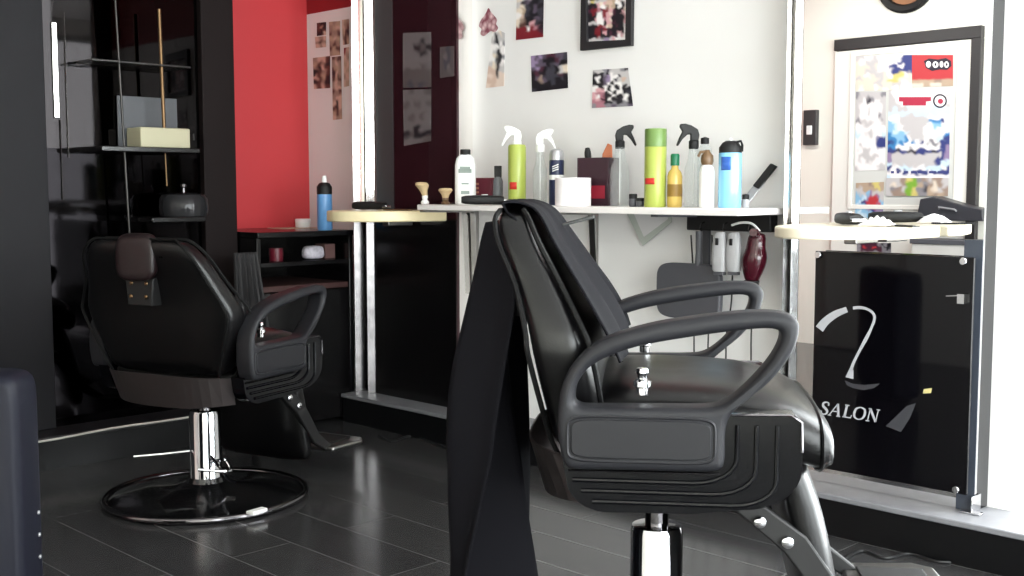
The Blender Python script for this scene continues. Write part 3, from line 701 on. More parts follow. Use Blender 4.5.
# hand mirror
HMY = -.105; hc = onY(689, 290, HMY); s = scl(hc)
t = thing('hand_mirror', 'grey square-headed hand mirror hanging under the white table', 'mirror', (hc.x, HMY, onY(689, 319, HMY).z))
hh = 56 / s; hw = 27.5 / s / .707
rr = catmull([Vector((x, y, 0)) for x, y in sup(0, hh / 2, hw, hh / 2, 28, 5)], 2, True)
link('mirror_back', prismed([(p.x, p.y) for p in rr], 1, -.012, .012), mat('slate_plastic', (.30, .30, .32), .45), t, bevel=.005, seg=3)
link('mirror_glass', prismed([(p[0], p[1]) for p in sup(0, hh / 2, hw * .88, hh * .43, 28, 5)], 1, .0122, .0135), M_mirror, t)
xx = onY(699, 245, HMY).x - hc.x
link('handle', tubed([(xx, 0, hh * .97), (xx, 0, hh * 1.2), (xx, .0, RZ - t.location.z - .002)], [.014, .011, .012], 12), M_grey, t)
# clippers hung on the rail
for px, lab in ((720, 'left of the two grey hair clippers hanging from the black rail'), (734, 'right of the two grey hair clippers hanging from the black rail')):
    P = onY(px, 254, -.15); t = thing('hair_trimmer', lab, 'hair clipper', (P.x, -.15, onY(px, 275, -.15).z), 0, 'grey trimmers hanging from the rail')
    H = RZ - .001 - t.location.z; w = 6.2 / scl(P)
    secs = [[(p[0], p[1], H * z) for p in sup(0, 0, w * k * 1.3, .017 * k, 18, 3)] for z, k in ((0.08, .75), (.12, .95), (.35, 1.05), (.7, 1), (.92, .8), (1, .55))]
    link('body', loft(secs), M_lgrey, t); link('blade', boxb((-w * .9, -.011, 0), (w * .9, .011, H * .075)), M_grey, t, bevel=.002)
    link('switch', boxb((-.005, -.022, H * .7), (.005, -.0165, H * .86)), M_blackm, t, bevel=.001)
# maroon hair dryer
P = onY(759, 255, -.12); s = scl(P)
t = thing('hair_dryer', 'maroon hair dryer hanging from the black rail', 'hair dryer', (P.x, -.14, onY(755, 282, -.14).z))
k = 1 / s
prof = [(.0, 7), (.1, 8), (.3, 12), (.5, 13), (.62, 10.5), (.75, 9), (1.0, 9.5)]
H = 50 * k
secs = [[((2 - 6 * (1 - z)) * k + p[0], p[1], H * z) for p in sup(0, 0, w * k, w * k * .9, 20, 2.3)] for z, w in prof]
link('barrel', loft(secs), M_maroon, t, subd=1)
link('nozzle', lathed([(7.2 * k, -.012), (7.6 * k, -.002), (7.8 * k, .004)], (-4 * k, 0, 0), 20), M_blackm, t)
link('handle', tubed(catmull([(2 * k, -.0, H * .85), (4 * k, -.02, H * .98), (7 * k, -.05, H * 1.0)], 4), .013, 12), M_maroon, t)
cb = [onY(px, py, -.118) for px, py in ((737, 225), (746, 222.5), (757, 223.5), (765, 231))]
bm = tubed([Vector(p) - Vector(t.location) + Vector((0, -.03, 0)) for p in catmull(cb, 5)], .004, 8); link('cord_loop', bm, M_whitep, t)
# cords down the wall
for i, ((a, b), lab) in enumerate((((691, 694), 'thin dark cord left of the bent one on the white wall'), ((712, 708), 'thin dark cord hanging second on the white wall'), ((733, 726), 'thin dark cord hanging third below the trimmers'), ((752, 751), 'thin dark cord hanging under the maroon dryer'))):
    p = [onY(a, 235, -.035), onY((a + b) / 2 + 2, 300, -.03), onY(b, 345, -.03), onY(b + 2, 420, -.03)]
    p[-1].z = LZ + .004
    tag(link('power_cord', tubed(catmull(p, 6), .0028, 6), M_cable), lab, 'cord', 'cords hanging on the white wall')
# paper sheet hanging under the table
bm = slabbed([onY(px, py, -.018) for px, py in ((627, 213.5), (672, 213.5), (672, 222), (643, 246))], (0, -1, 0), .002)
t = thing('hanging_sheet', 'grey corner of a paper sheet hanging below the table', 'paper', onY(645, 246, -.018))
tl = Vector(t.location)
for v in bm.verts: v.co -= tl
link('backing', bm, M_gpaper, t, smooth=False)
bm = slabbed([onY(px, py, -.021) - tl for px, py in ((634, 214), (668, 214), (668, 219), (644, 237))], (0, -1, 0), .0008)
link('page', bm, mat('pale_page', (.84, .83, .83), .8), t, smooth=False)

# ------------------------------------------------------------------ photos on the white wall
g = 'photo prints on the white wall'; YP = -.003
ph = [
 ([(517, -12), (544, -14), (543, 37), (516, 40)], ['sllgdd', 'slldkd', 'sllekd', 'lkekkd', 'lsdkek', 'stdked', 'wadkkd', 'shkked', 'sjkpdk', 'rrwrqk', 'rrrrrm', 'rrrrrr'], 'tall colour photo with dark figure and red foot, upper wall'),
 ([(531, 56), (567, 52), (568, 88), (532, 92)], ['vevemmeed', 'vvekkkmed', 'veeekdekk', 'evmkddkls', 'kmkkddkls', 'kehddddmk', 'kkheddkdk', 'kkkkkdkkk', 'dkkkkkkkk'], 'dark purple photo print on the wall above the lime spray'),
 ([(593, 70), (628, 68), (633, 106), (592, 108)], ['lllgdlllgk', 'kkkgkwllll', 'kwkevwwdll', 'kwkevwdlal', 'kkkewkwwll', 'wwkwkwkwkl', 'wppwkwkwkk', 'pqqkwkwwkd', 'pwqkkwkkwk', 'qpmkwkkdwk', 'qqqkkgkkgk', 'gqqggeggge'], 'black and white group photo print below the framed picture'),
]
for cs, rows, lab in ph: tag(sheet('photo_print', wallp(cs, YP), rows), lab, 'photo', g)
# cut-out flower and a strip photo
pts = catmull([Vector((x, y, 0)) for x, y in ((488.5, 8), (491, 12), (494.5, 16), (497, 20), (496, 24), (498, 28), (495, 32), (491, 31), (488, 33), (484, 36), (480.5, 34), (481.5, 29), (479, 26), (481, 20), (484, 16), (486.5, 12))], 4, True)
def flower(name, pts, y, lab):
    bm = B(); c = sum((p for p in pts), Vector()) / len(pts)
    vs = [bm.verts.new(onY(p.x, p.y, y)) for p in pts]; vc = bm.verts.new(onY(c.x, c.y, y - .001))
    for i in range(len(vs)): bm.faces.new((vs[i], vs[(i + 1) % len(vs)], vc))
    m = bpy.data.materials.new('petal_print'); m.use_nodes = True; nt = m.node_tree
    tc = nt.nodes.new('ShaderNodeTexCoord'); v = nt.nodes.new('ShaderNodeTexVoronoi'); v.inputs['Scale'].default_value = 42
    cr = nt.nodes.new('ShaderNodeValToRGB'); cr.color_ramp.elements[0].color = lin('ecc9cb'); cr.color_ramp.elements[1].color = lin('7d3545'); cr.color_ramp.elements[1].position = .75
    nt.links.new(tc.outputs['Object'], v.inputs['Vector']); nt.links.new(v.outputs['Distance'], cr.inputs[0]); nt.links.new(cr.outputs[0], nt.nodes['Principled BSDF'].inputs['Base Color'])
    return tag(link(name, bm, m, smooth=False, solid=.001), lab, 'picture')
flower('flower_cutout', pts, -.005, 'pink flower cut-out stuck above the strip photo')
o = sheet('photo_print', wallp([(493, 27), (505, 33), (504, 86), (486, 88)], YP), ['swsl', 'wkll', 'lkwg', 'wwlw', 'wlkw', 'wskg', 'wwkw', 'lskl', 'aakl', 'fakf', 'aaff', 'faff'], None)
tag(o, 'narrow black and white strip photo below the pink flower', 'photo', g)
# framed picture
fr = [(584, -18), (635, -22), (634, 46), (583, 51)]; inn = [(589, -6), (629, -9), (628, 40), (590, 42)]
t = thing('picture_frame', 'black framed photo of people on the white wall', 'picture', onY(609, 48, 0))
tl = Vector(t.location)
o_, i_ = [onY(x, y, -.001) - tl for x, y in fr], [onY(x, y, -.001) - tl for x, y in inn]
bm = B()
for y in (0, -.018):
    pass
A_v = [[bm.verts.new(p + Vector((0, dy, 0))) for p in L] for L in (o_, i_) for dy in (0, -.018)]
for i in range(4):
    j = (i + 1) % 4
    bm.faces.new((A_v[0][i], A_v[0][j], A_v[1][j], A_v[1][i])); bm.faces.new((A_v[1][i], A_v[1][j], A_v[3][j], A_v[3][i]))
    bm.faces.new((A_v[3][i], A_v[3][j], A_v[2][j], A_v[2][i])); bm.faces.new((A_v[0][i], A_v[0][j], A_v[2][j], A_v[2][i]))
link('frame', bm, mat('frame_black', (.14, .13, .14), .5), t, smooth=False, bevel=.002)
sheet('picture', [p + Vector((0, -.006, 0)) for p in i_], ['kmkkmmmjwjpwj', 'kkkkmkmmjkmpw', 'lyllllaatwaww', 'kkkpspaatwwkw', 'kmkpwwhatkwkw', 'mrrqmrrpmkkks', 'krmwwrpfmkkpw', 'kkkwwrppkkkkp', 'kkpwwqpfkkkkp', 'lllwwkppmkkkp', 'kkkrrqsakmkkw', 'kkrrmrmkkkkkw', 'kkrrkpkmkkpkw', 'kkkrkkkmkmwpw', 'lllllvvlpwwww'], None, t)
link('back_board', slabbed([p + Vector((0, -.0045, 0)) for p in i_], (0, 1, 0), .003), M_blackm, t, smooth=False)
# clippings on the piece of wall left of the smoked mirror
g = 'newspaper clippings on the wall beside the red corner'
cl = [([(317, 23), (326, 22), (326, 35), (317, 36)], ['jkk', 'jtk', 'jkj', 'kka'], 'dark clipping at the top left of the clippings'),
      ([(315, 37), (326, 36), (326, 47), (316, 48)], ['aha', 'hjh', 'aha'], 'small pale clipping under the dark one'),
      ([(313, 58), (330, 56), (330, 88), (314, 89)], ['haaj', 'tjhk', 'hkaj', 'kjhj', 'ajtk', 'kjhk', 'ajaj'], 'wide blotchy clipping at the lower left of the clippings'),
      ([(329, 22), (340, 21), (340, 55), (330, 56)], ['tht', 'hta', 'jhj', 'tat', 'hjh', 'jtj', 'htt'], 'tall brown clipping at the top middle of the clippings'),
      ([(332, 57), (341, 56), (342, 119), (333, 120)], ['jhj', 'hah', 'jth', 'kah', 'jtj', 'hah', 'haa', 'jhj', 'haa', 'aka', 'jka', 'tjh', 'aht'], 'longest strip clipping hanging lowest'),
      ([(342, 20), (349, 19), (349, 44), (343, 45)], ['ath', 'ahj', 'tjk', 'hjh', 'ajt'], 'right hand clipping beside the bright trim'),
      ([(344, 48), (349, 47), (349, 86), (344, 87)], ['ra', 'ah', 'ta', 'at', 'ha', 'at'], 'faint narrow clipping under the right hand one')]
for cs, rows, lab in cl: tag(sheet('newspaper_clipping', wallp(cs, YP), rows), lab, 'clipping', g)

# ------------------------------------------------------------------ corner counter
kx0, kx1, ky0, ky1, kz = LX + .003, -4.2, -.63, -.125, .87
t = thing('corner_counter', 'black open-fronted counter in the corner below the red wall', 'counter', ((kx0 + kx1) / 2, (ky0 + ky1) / 2, 0))
tl = Vector(t.location)
def kb(lo, hi): return boxb(Vector(lo) - tl, Vector(hi) - tl)
link('counter_top', kb((kx0, ky0, kz - .025), (kx1, ky1, kz)), M_black, t, bevel=.003)
link('side_panel', kb((kx0, ky0, .0), (kx1 - .01, ky0 + .02, kz - .0255)), M_black, t, bevel=.002)
link('side_panel', kb((kx0, ky1 - .02, .0), (kx1 - .01, ky1, kz - .0255)), M_black, t, bevel=.002)
link('back_panel', kb((kx0, ky0 + .021, .0), (kx0 + .01, ky1 - .021, kz - .026)), M_black, t, smooth=False)
mz = onX(318, 259, kx1 - .1).z; lz2 = onX(310, 284, kx1 - .02).z
link('shelf', kb((kx0 + .011, ky0 + .021, mz - .02), (kx1 - .02, ky1 - .021, mz)), M_black, t, bevel=.002)
link('shelf', kb((kx0 + .011, ky0 + .021, lz2 - .025), (kx1 - .02, ky1 - .021, lz2)), mat('dark_red_brown', (.25, .15, .14), .5), t, bevel=.002)
link('door', kb((kx1 - .028, ky0 + .022, .02), (kx1 - .011, ky1 - .022, lz2 - .028)), M_black, t, bevel=.003)
# on the counter
t = thing('sports_bottle', 'blue bottle with black and white cap on the corner counter', 'bottle', (-4.262, -.24, kz + .0005))
h = .243; r = .034
link('bottle_body', lathed([(r * .92, 0), (r, .006), (r, h * .62), (r * .97, h * .66)]), mat('blue_drink', (.40, .62, .84), .3), t)
link('cap', lathed([(r * 1.0, h * .66), (r * 1.0, h * .80), (r * .7, h * .86), (r * .35, h * .88)]), M_blackm, t)
link('spout', lathed([(r * .38, h * .87), (r * .34, h * .93), (r * .28, h), (0, h)], n=14), M_whitep, t)
P = onZ(303, 228, kz); P.x = min(P.x, kx1 - .06)
t = thing('small_jar', 'small white jar on the corner counter below the red wall', 'jar', (P.x, P.y, kz + .003))
link('jar', lathed([(.034, 0), (.036, .004), (.036, .026)], n=24), M_whitep, t); link('lid', lathed([(.0375, .026), (.0375, .038), (.034, .041), (0, .041)], n=24), M_paper, t)
bm = slabbed([Vector((P.x + a, P.y + b, kz + .0005)) for a, b in ((-.09, -.14), (.055, -.16), (.055, .05), (-.07, .06))], (0, 0, 1), .002)
tag(link('paper_towel', bm, mat('pinkish_paper', (.80, .66, .58), .8), smooth=False), 'pinkish paper under the small white jar', 'paper')
# on the shelf
P = onX(313, 252, kx1 - .09)
bm = loft([[(P.x + p[1], P.y + p[0], mz + .001 + z) for p in sup(0, 0, .052 * k, .035 * k, 20, 3)] for z, k in ((0, .9), (.02, 1.02), (.04, 1), (.055, .85), (.062, .5))])
for v in bm.verts: v.co += Vector((random.uniform(-1, 1), random.uniform(-1, 1), random.uniform(-1, 1) * .5)) * .004
tag(link('white_pouch', bm, mat('pouch_print', (.80, .78, .82), .5, noise=.5, nscale=60), subd=1), 'pale printed pouch on the counter shelf', 'pouch')
P = onX(338, 250, kx1 - .1)
tag(link('small_box', boxb((P.x - .06, P.y - .085, mz + .001), (P.x + .02, P.y - .03, mz + .068)), mat('dusty_pink_box', (.42, .30, .29), .6), bevel=.003), 'dusty pink box beside the pale pouch on the counter shelf', 'box')
P = onX(276, 255, kx1 - .12)
bm = lathed([(.03, 0), (.032, .03), (.03, .055), (0, .057)], (P.x, P.y, mz + .001), 20)
tag(link('dark_red_jar', bm, mat('dark_red_plastic', (.38, .08, .14), .4)), 'dark red jar at the left of the counter shelf', 'jar')
# dark cape draped over the counter side
bm = B(); n, k = 24, 14
x_ = kx1 + .018
A = onX(233, 262, x_); D = onX(268, 262, x_)
vv = []
for i in range(n + 1):
    row = []
    for j in range(k + 1):
        f = j / k; z = .79 - f * .42
        y = A.y + (D.y - A.y) * (i / n) * (.65 + .35 * f)
        row.append(bm.verts.new((x_ + .006 + .014 * math.sin(i * 1.35 + .5 * f) * (.4 + f), y, z)))
    vv.append(row)
for i in range(n):
    for j in range(k): bm.faces.new((vv[i][j], vv[i + 1][j], vv[i + 1][j + 1], vv[i][j + 1]))
tag(link('hanging_cape', bm, mat('dark_cape', (.15, .145, .15), .7), solid=.003), 'dark grey cape hanging on the side of the corner counter', 'cape')

# ------------------------------------------------------------------ barber chairs
def barber_chair(name, label, loc, rz, dz):
    T_ = thing(name, label, 'barber chair', loc, rz, 'barber chairs')
    def Z(bm, d=dz):
        for v in bm.verts: v.co.z += d
        return bm
    # base
    link('base_disc', lathed([(.325, .004), (.33, .012), (.30, .022), (.2, .034), (.10, .046), (.066, .06), (.06, .075)], n=64), mat('base_black', (.05, .05, .055), .16, coat=.3), T_)
    rim = link('base_rim', tubed([(.335 * math.cos(2 * PI * i / 64), .335 * math.sin(2 * PI * i / 64), .0125) for i in range(64)], .012, 10, True), M_chrome_d, T_)
    link('column', lathed([(.062, .05), (.064, .06), (.0535, .075), (.053, .36 + dz * .6), (.05, .372 + dz * .6), (.026, .374 + dz * .6)], n=36), M_chrome, T_)
    link('piston', lathed([(.024, .36 + dz * .6), (.024, .50 + dz)], n=20), M_chrome_d, T_)
    lev = link('pump_lever', tubed(catmull([(.05, -.03, .12), (-.03, -.115, .15), (-.10, -.19, .135), (-.18, -.13, .15)], 5), .006, 8), M_chrome, T_)
    link('lever_rod', tubed([(-.055, .02, .17), (-.115, .085, .165), (-.17, .16, .16)], .0055, 8), M_chrome, T_)
    link('lever_rod', tubed([(-.03, -.05, .155), (-.02, -.115, .08), (-.01, -.14, .07)], .005, 8), M_chrome, T_)
    link('foot_pedal', prismed([(-.03, -.012), (.03, -.02), (.035, .008), (-.03, .02)], 2, .02, .032), M_whitep, T_, bevel=.003).location = (-.13, -.325, 0)
    # seat base and shells
    link('seat_base', Z(boxb((-.15, -.25, .50), (.20, .25, .575))), M_blackm, T_, bevel=.01)
    link('seat_pan', Z(boxb((-.10, -.12, .465), (.12, .12, .5))), M_blackm, T_, bevel=.01)
    out = [(-.168, .575), (.112, .575), (.112, .655), (.118, .664), (.232, .664), (.246, .65), (.246, .57)]
    arc = [(.246 - .0 - .10 * (1 - math.cos(a)), .57 - .075 * math.sin(a)) for a in [PI / 2 * i / 8 for i in range(1, 9)]]
    out += arc + [(.06, .485), (-.09, .483)] + [(-.09 - .072 * math.sin(a), .483 + .06 * (1 - math.cos(a))) for a in [PI / 2 * i / 6 for i in range(1, 7)]]
    for sgn in (-1, 1):
        y0, y1 = (-.312, -.262) if sgn < 0 else (.262, .312)
        bm = prismed(out, 1, y0, y1)
        bmesh.ops.bevel(bm, geom=[e for e in bm.edges if len(e.link_faces) == 2 and e.calc_face_angle(0) > 1.2], offset=.006, segments=2, affect='EDGES')
        yo = -.3125 if sgn < 0 else .3125
        for k_, (zl, xr, xs) in enumerate(((.540, .135, -.150), (.521, .168, -.135), (.502, .203, -.115))):
            top = .645
            pth = [(xs, zl)] + [(xr - .075, zl)]
            pth += [(xr - .075 + .075 * math.sin(a), zl + .045 * (1 - math.cos(a))) for a in [PI / 2 * i / 6 for i in range(1, 7)]] + [(xr, top)]
            tube(bm, [(p[0], yo, p[1]) for p in pth], .0045, 8)
        link('side_shell', Z(bm), M_shell, T_)
        bm = tubed([(p[0], yo * 1.002, p[1]) for p in ((-.158, .557), (.105, .559))], .003, 6); tube(bm, [(p[0], yo * 1.002, p[1]) for p in ((.125, .662), (.225, .664), (.243, .652), (.245, .6))], .003, 6)
        link('shell_trim', Z(bm), M_chrome_d, T_)
        # armrest loop
        outer = catmull([Vector((x, z, 0)) for x, z in ((-.170, .60), (-.175, .637), (-.169, .706), (-.145, .754), (-.099, .792), (-.021, .819), (.066, .835), (.153, .845), (.208, .843), (.230, .829), (.231, .805), (.219, .772), (.187, .728), (.149, .694), (.122, .668), (.113, .640), (.112, .59), (.104, .573), (.08, .568), (.03, .567), (-.03, .567), (-.09, .567), (-.14, .566), (-.158, .570), (-.167, .585))], 5, True)
        inner = catmull([Vector((x, z, 0)) for x, z in ((-.146, .688), (-.138, .722), (-.108, .754), (-.04, .782), (.066, .803), (.15, .815), (.193, .816), (.203, .802), (.190, .770), (.160, .731), (.127, .699), (.098, .683), (.06, .679), (.0, .678), (-.06, .677), (-.11, .676), (-.135, .677))], 5, True)
        yc = sgn * .318
        arm = link('armrest', Z(plate_with_hole([(p.x, p.y) for p in outer], [(p.x, p.y) for p in inner], yc, .034, .014)), M_arm, T_, angle=50)
        rr = sup(-.031, .623, .120, .034, 32, 7)
        link('inset_panel', Z(prismed(rr, 1, yc + sgn * .032, yc + sgn * .037)), M_inset, arm, bevel=.002)
        rr2 = sup(-.031, .623, .126, .039, 48, 7)
        link('inset_trim', Z(tubed([(p[0], yc + sgn * .0345, p[1]) for p in rr2], .0028, 6, True)), M_inset, arm)
        yb = sgn * .272
        bm = lathed([(.011, .688), (.011, .70), (.016, .703), (.016, .712), (.009, .716), (.009, .724), (.012, .728), (.010, .735), (0, .737)], (-.03, yb, 0), 16)
        link('recline_knob', Z(bm), M_chrome, T_)
        # foot rest bars
        link('footrest_bar', Z(prismed([(.10, .50), (.16, .50), (.27, .42), (.36, .29), (.43, .235), (.41, .213), (.33, .26), (.23, .39)], 1, sgn * .20 - .012, sgn * .20 + .012)), M_blackm, T_, bevel=.004)
        for bx, bz in ((.185, .468), (.235, .432)):
            bm = B(); lathe(bm, [(0, 0), (.009, 0), (.011, .003), (.011, .010), (.007, .013), (0, .013)], n=14)
            for v in bm.verts: v.co = Vector((bx + v.co.x, sgn * (.212 + v.co.z), bz - .02 + v.co.y))
            link('bolt', Z(bm), M_chrome, T_)
    # seat cushion
    secs = []
    for x, zb, zt, hw in ((-.16, .60, .675, .22), (-.13, .582, .70, .245), (.0, .578, .705, .252), (.12, .578, .70, .252), (.20, .565, .692, .256), (.262, .540, .668, .258), (.302, .532, .642, .254), (.320, .552, .612, .238)):
        secs.append([(x, p[0], p[1]) for p in sup(0, (zb + zt) / 2, hw, (zt - zb) / 2, 28, 3.2)])
    sc_ = link('seat_cushion', Z(loft(secs)), M_leather, T_, subd=1)
    link('seat_piping', Z(tubed([(.29, p[0], p[1]) for p in sup(0, .591, .257, .058, 40, 3.2)], .004, 6, True)), M_leather, sc_)
    # leg rest
    secs = []
    for x, z, th in ((.222, .572, .018), (.236, .555, .034), (.262, .47, .042), (.284, .38, .043), (.305, .28, .041), (.315, .215, .034), (.317, .195, .016)):
        secs.append([(x + p[1], p[0], z + p[1] * .22) for p in sup(0, 0, .205, th, 28, 3.2)])
    link('leg_rest', Z(loft(secs)), M_leather, T_, subd=1)
    fp = link('foot_plate', Z(prismed([(.40, -.24), (.56, -.26), (.60, -.23), (.61, 0), (.60, .23), (.56, .26), (.40, .24)], 2, .215, .232)), M_steel, T_, bevel=.006)
    link('tread', Z(boxb((.43, -.2, .2325), (.57, .2, .238))), M_blackm, fp, bevel=.003)
    # backrest
    st = ((.565, -.125, -.185, .235), (.60, -.095, -.20, .245), (.68, -.10, -.218, .28), (.765, -.115, -.235, .312), (.80, -.128, -.24, .305), (.88, -.172, -.263, .263), (.955, -.215, -.298, .235), (.995, -.236, -.308, .20), (1.012, -.25, -.302, .172))
    secs = [[(p[1], p[0], z) for p in sup(0, (a + b) / 2, hw, (a - b) / 2, 32, 5)] for z, a, b, hw in st]
    bk = link('backrest', Z(loft(secs)), M_leather, T_, subd=1)
    for off, nm in ((0, 'front'), (1, 'rear')):
        L1, L2 = [], []
        for z, a, b, hw in st:
            x = (a - .004) if off == 0 else (b + .004)
            L1.append((x, -hw * .985, z)); L2.append((x, hw * .985, z))
        pth = catmull(L1, 4) + catmull(list(reversed(L2)), 4)
        link('piping', Z(tubed(pth, .005, 6)), mat('piping_leather', (.03, .03, .033), .6, spec=.2), bk)
    hr = [[(x, p[0], p[1]) for p in sup(0, zc, w, h_, 24, 4)] for x, zc, w, h_ in ((-.312, .95, .066, .055), (-.308, .95, .078, .07), (-.296, .955, .082, .076), (-.275, .96, .08, .072), (-.26, .97, .06, .055))]
    link('headrest_pad', Z(loft(hr)), mat('dark_maroon_leather', (.10, .05, .06), .4), T_, subd=1)
    br = link('back_bracket', Z(prismed([(-.05, .80), (.05, .80), (.06, .89), (-.06, .89)], 0, -.285, -.235)), M_blackm, T_, bevel=.004)
    for yy, zz in ((-.032, .872), (.03, .872), (-.03, .83), (.034, .83)):
        bm = B(); lathe(bm, [(0, 0), (.006, .0), (.007, .003), (.004, .006), (0, .006)], n=10)
        for v in bm.verts: v.co = Vector((-.2855 - v.co.z, yy + v.co.x, zz + v.co.y))
        link('screw', Z(bm), M_brass, br)
    # chrome plate under the back
    n = 20; bm = B(); vv = []
    for i in range(n + 1):
        f = -1 + 2 * i / n; x = -.250 + .09 * abs(f) ** 4
        vv.append([bm.verts.new((x + (.03 if z < .5 else 0), .262 * f * (1 if z > .5 else .94), z)) for z in (.468 + .012 * f * f, .578 - .008 * f * f)])
    for i in range(n): bm.faces.new((vv[i][0], vv[i + 1][0], vv[i + 1][1], vv[i][1]))
    link('rear_plate', Z(bm), mat('smoky_chrome', (.46, .43, .43), .42, 1.0), T_, solid=.004, smooth=False)
    return T_
def facing(deg): return math.radians(deg)
ch1 = barber_chair('barber_chair', 'black barber chair in the foreground with a dark cape over its back', (-1.41, -1.484, 0), facing(38), 0.0)
ch2 = barber_chair('barber_chair', 'black barber chair at the left turned away with its back to us', (-3.477, -1.314, 0), facing(108), -.115)

# cape over the foreground chair
def cape():
    prof = [(-.085, .735), (-.10, .775), (-.125, .825), (-.157, .88), (-.20, .95), (-.228, .998), (-.252, 1.016), (-.285, 1.020), (-.306, 1.004), (-.311, .965), (-.316, .90), (-.325, .80), (-.334, .70), (-.337, .60), (-.335, .50), (-.333, .40), (-.33, .30), (-.33, .18)]
    ext = [(-.25, .32), (-.285, .32), (-.285, .31), (-.255, .28), (-.215, .25), (-.17, .21), (-.155, .165), (-.165, .165), (-.19, .175), (-.205, .195), (-.20, .21), (-.205, .22), (-.21, .22), (-.21, .22), (-.21, .22), (-.21, .22), (-.21, .22), (-.21, .22)]
    amp = [.020, .022, .020, .014, .008, .003, .003, .004, .008, .014, .022, .034, .046, .056, .064, .070, .076, .082]
    P3 = catmull([Vector((x, z, 0)) for x, z in prof], 4); E3 = catmull([Vector((a, b, 0)) for a, b in ext], 4); A3 = catmull([Vector((a, 0, 0)) for a in amp], 4)
    n = 56; bm = B(); vv = []
    for i, (p, e, a) in enumerate(zip(P3, E3, A3)):
        row = []
        prev = P3[max(i - 1, 0)]; nx = P3[min(i + 1, len(P3) - 1)]
        d = (nx - prev).normalized(); nn = Vector((-d.y, d.x, 0))
        if i < 30: nn = Vector((-nn.x, -nn.y, 0)) if nn.y < 0 else nn
        for j in range(n + 1):
            f = j / n; y = e.x + (e.y - e.x) * f
            ph_ = f * 4.2 * PI + .5 * math.sin(p.y * 5)
            wv = math.sin(ph_) + .35 * math.sin(2.3 * ph_ + p.y * 4)
            if i < 34: off = Vector((nn.x, nn.y)) * (a.x * (1 + wv) * .5 + .006)
            else: off = Vector((-(a.x * wv) - .005, 0))
            wrap = max(0, 1 - f / .16) * .055 * min(1, max(0, (i - 29) / 6)) if p.y > .55 else max(0, 1 - f / .16) * .055 * max(.4, 1 - (.55 - p.y) * 2)
            row.append(bm.verts.new((p.x + off.x + wrap, y, p.y + off.y)))
        vv.append(row)
    for r0, r1 in zip(vv, vv[1:]):
        for j in range(n): bm.faces.new((r0[j], r0[j + 1], r1[j + 1], r1[j]))
    t = thing('barber_cape', 'navy black barber cape draped over the foreground chair back', 'cape', ch1.location, ch1.rotation_euler.z)
    link('cloth', bm, M_cloth, t, angle=180, solid=.004)
    link('neck_tab', slabbed([(-.20, .06, .975), (-.195, .09, .977), (-.135, .10, .993), (-.135, .07, .991)], (0, 0, 1), .006), mat('grey_tab', (.20, .205, .20), .7), t, bevel=.002)
    return t
cape()

# ------------------------------------------------------------------ navy bench end at the lower left
P = onZ(2, 380, .63)
t = thing('waiting_bench', 'navy padded bench end with metal studs at the lower left', 'bench', (P.x, P.y, 0), math.radians(45))
# local +X = image right, +Y = away from the camera
pr = [(-.55, 0), (.055, 0), (.050, .60), (.035, .63), (-.55, .63)]
secs = [[(p[0] - .26, y, .33 + p[1]) for p in sup(0, 0, .30 * k, .315 * k, 48, 18)] for y, k in ((-.03, .95), (-.02, .99), (.0, 1), (.08, 1), (.10, .98), (.11, .93))]
link('padded_end', loft(secs), M_navy, t, angle=60)
for i in range(6):
    bm = B(); lathe(bm, [(.0045, 0), (.005, .003), (.003, .0045), (0, .005)], n=10)
    for v in bm.verts: v.co = Vector((.0395 + v.co.z, .07, -.01 + i * .052 + .06 + v.co.y)) + Vector((0, v.co.x, 0))
    link('stud', bm, M_silver, t)
link('foot', boxb((-.52, -.01, 0), (-.02, .09, .03)), M_blackm, t, bevel=.004)

# ------------------------------------------------------------------ loose cables near the dark station
def floor_cable(pts, lab, r=.004):
    p = [onZ(x, y, r) for x, y in pts]
    tag(link('floor_cable', tubed(catmull(p, 8), r, 6), M_cable), lab, 'cable', 'black cables on the floor')
floor_cable([(378, 436), (392, 441), (410, 436), (425, 440), (443, 447), (458, 449)], 'thin black cable on the floor below the dark smoked panel')
floor_cable([(842, 560), (862, 551), (885, 558), (910, 554), (940, 562), (975, 560)], 'thin black cable on the floor in front of the salon sign')

# ------------------------------------------------------------------ what the right mirror shows: the wall behind the camera
yb_ = BACK_Y
def sq(px0, py0, px1, py1, y0, y1):                     # box on the back wall seen at those mirror pixels
    a = seen(px0, (py0 + py1) / 2, y1); b = seen(px1, (py0 + py1) / 2, y1); cxm = (px0 + px1) / 2
    zt = seen(cxm, py0, y1).z; zb = seen(cxm, py1, y1).z
    return (min(a.x, b.x), y0, zb), (max(a.x, b.x), y1, zt)
zf = seen(910, 35).z
xa, xb = sorted((seen(838, 35).x, seen(985, 35).x))
e = .062
bm = B(); y0, y1 = yb_ + .001, yb_ + .05
box(bm, (xa, y0, zf - e), (xb, y1, zf + .01)); box(bm, (xb - e, y0, 0), (xb, y1, zf - e))
d = struct('door_1', bm, mat('black_door_frame', (.20, .19, .19), .5), 'white door with a black frame', bevel=.004)
link('door_leaf', boxb((xa, y0, .005), (xb - e - .004, y1 - .015, zf - e - .004)), mat('white_door', (.95, .94, .91), .4), d, bevel=.004)
lo, hi = sq(853, 52, 955, 205, y1 - .015, y1 - .005)
bm = B(); fw = .03
box(bm, (lo[0] - fw, lo[1], lo[2] - fw), (lo[0], hi[1], hi[2] + fw)); box(bm, (hi[0], lo[1], lo[2] - fw), (hi[0] + fw, hi[1], hi[2] + fw))
box(bm, (lo[0], lo[1], hi[2]), (hi[0], hi[1], hi[2] + fw)); box(bm, (lo[0], lo[1], lo[2] - fw), (hi[0], hi[1], lo[2]))
link('glazing_frame', bm, mat('white_door_trim', (.97, .96, .93), .4), d, bevel=.003)
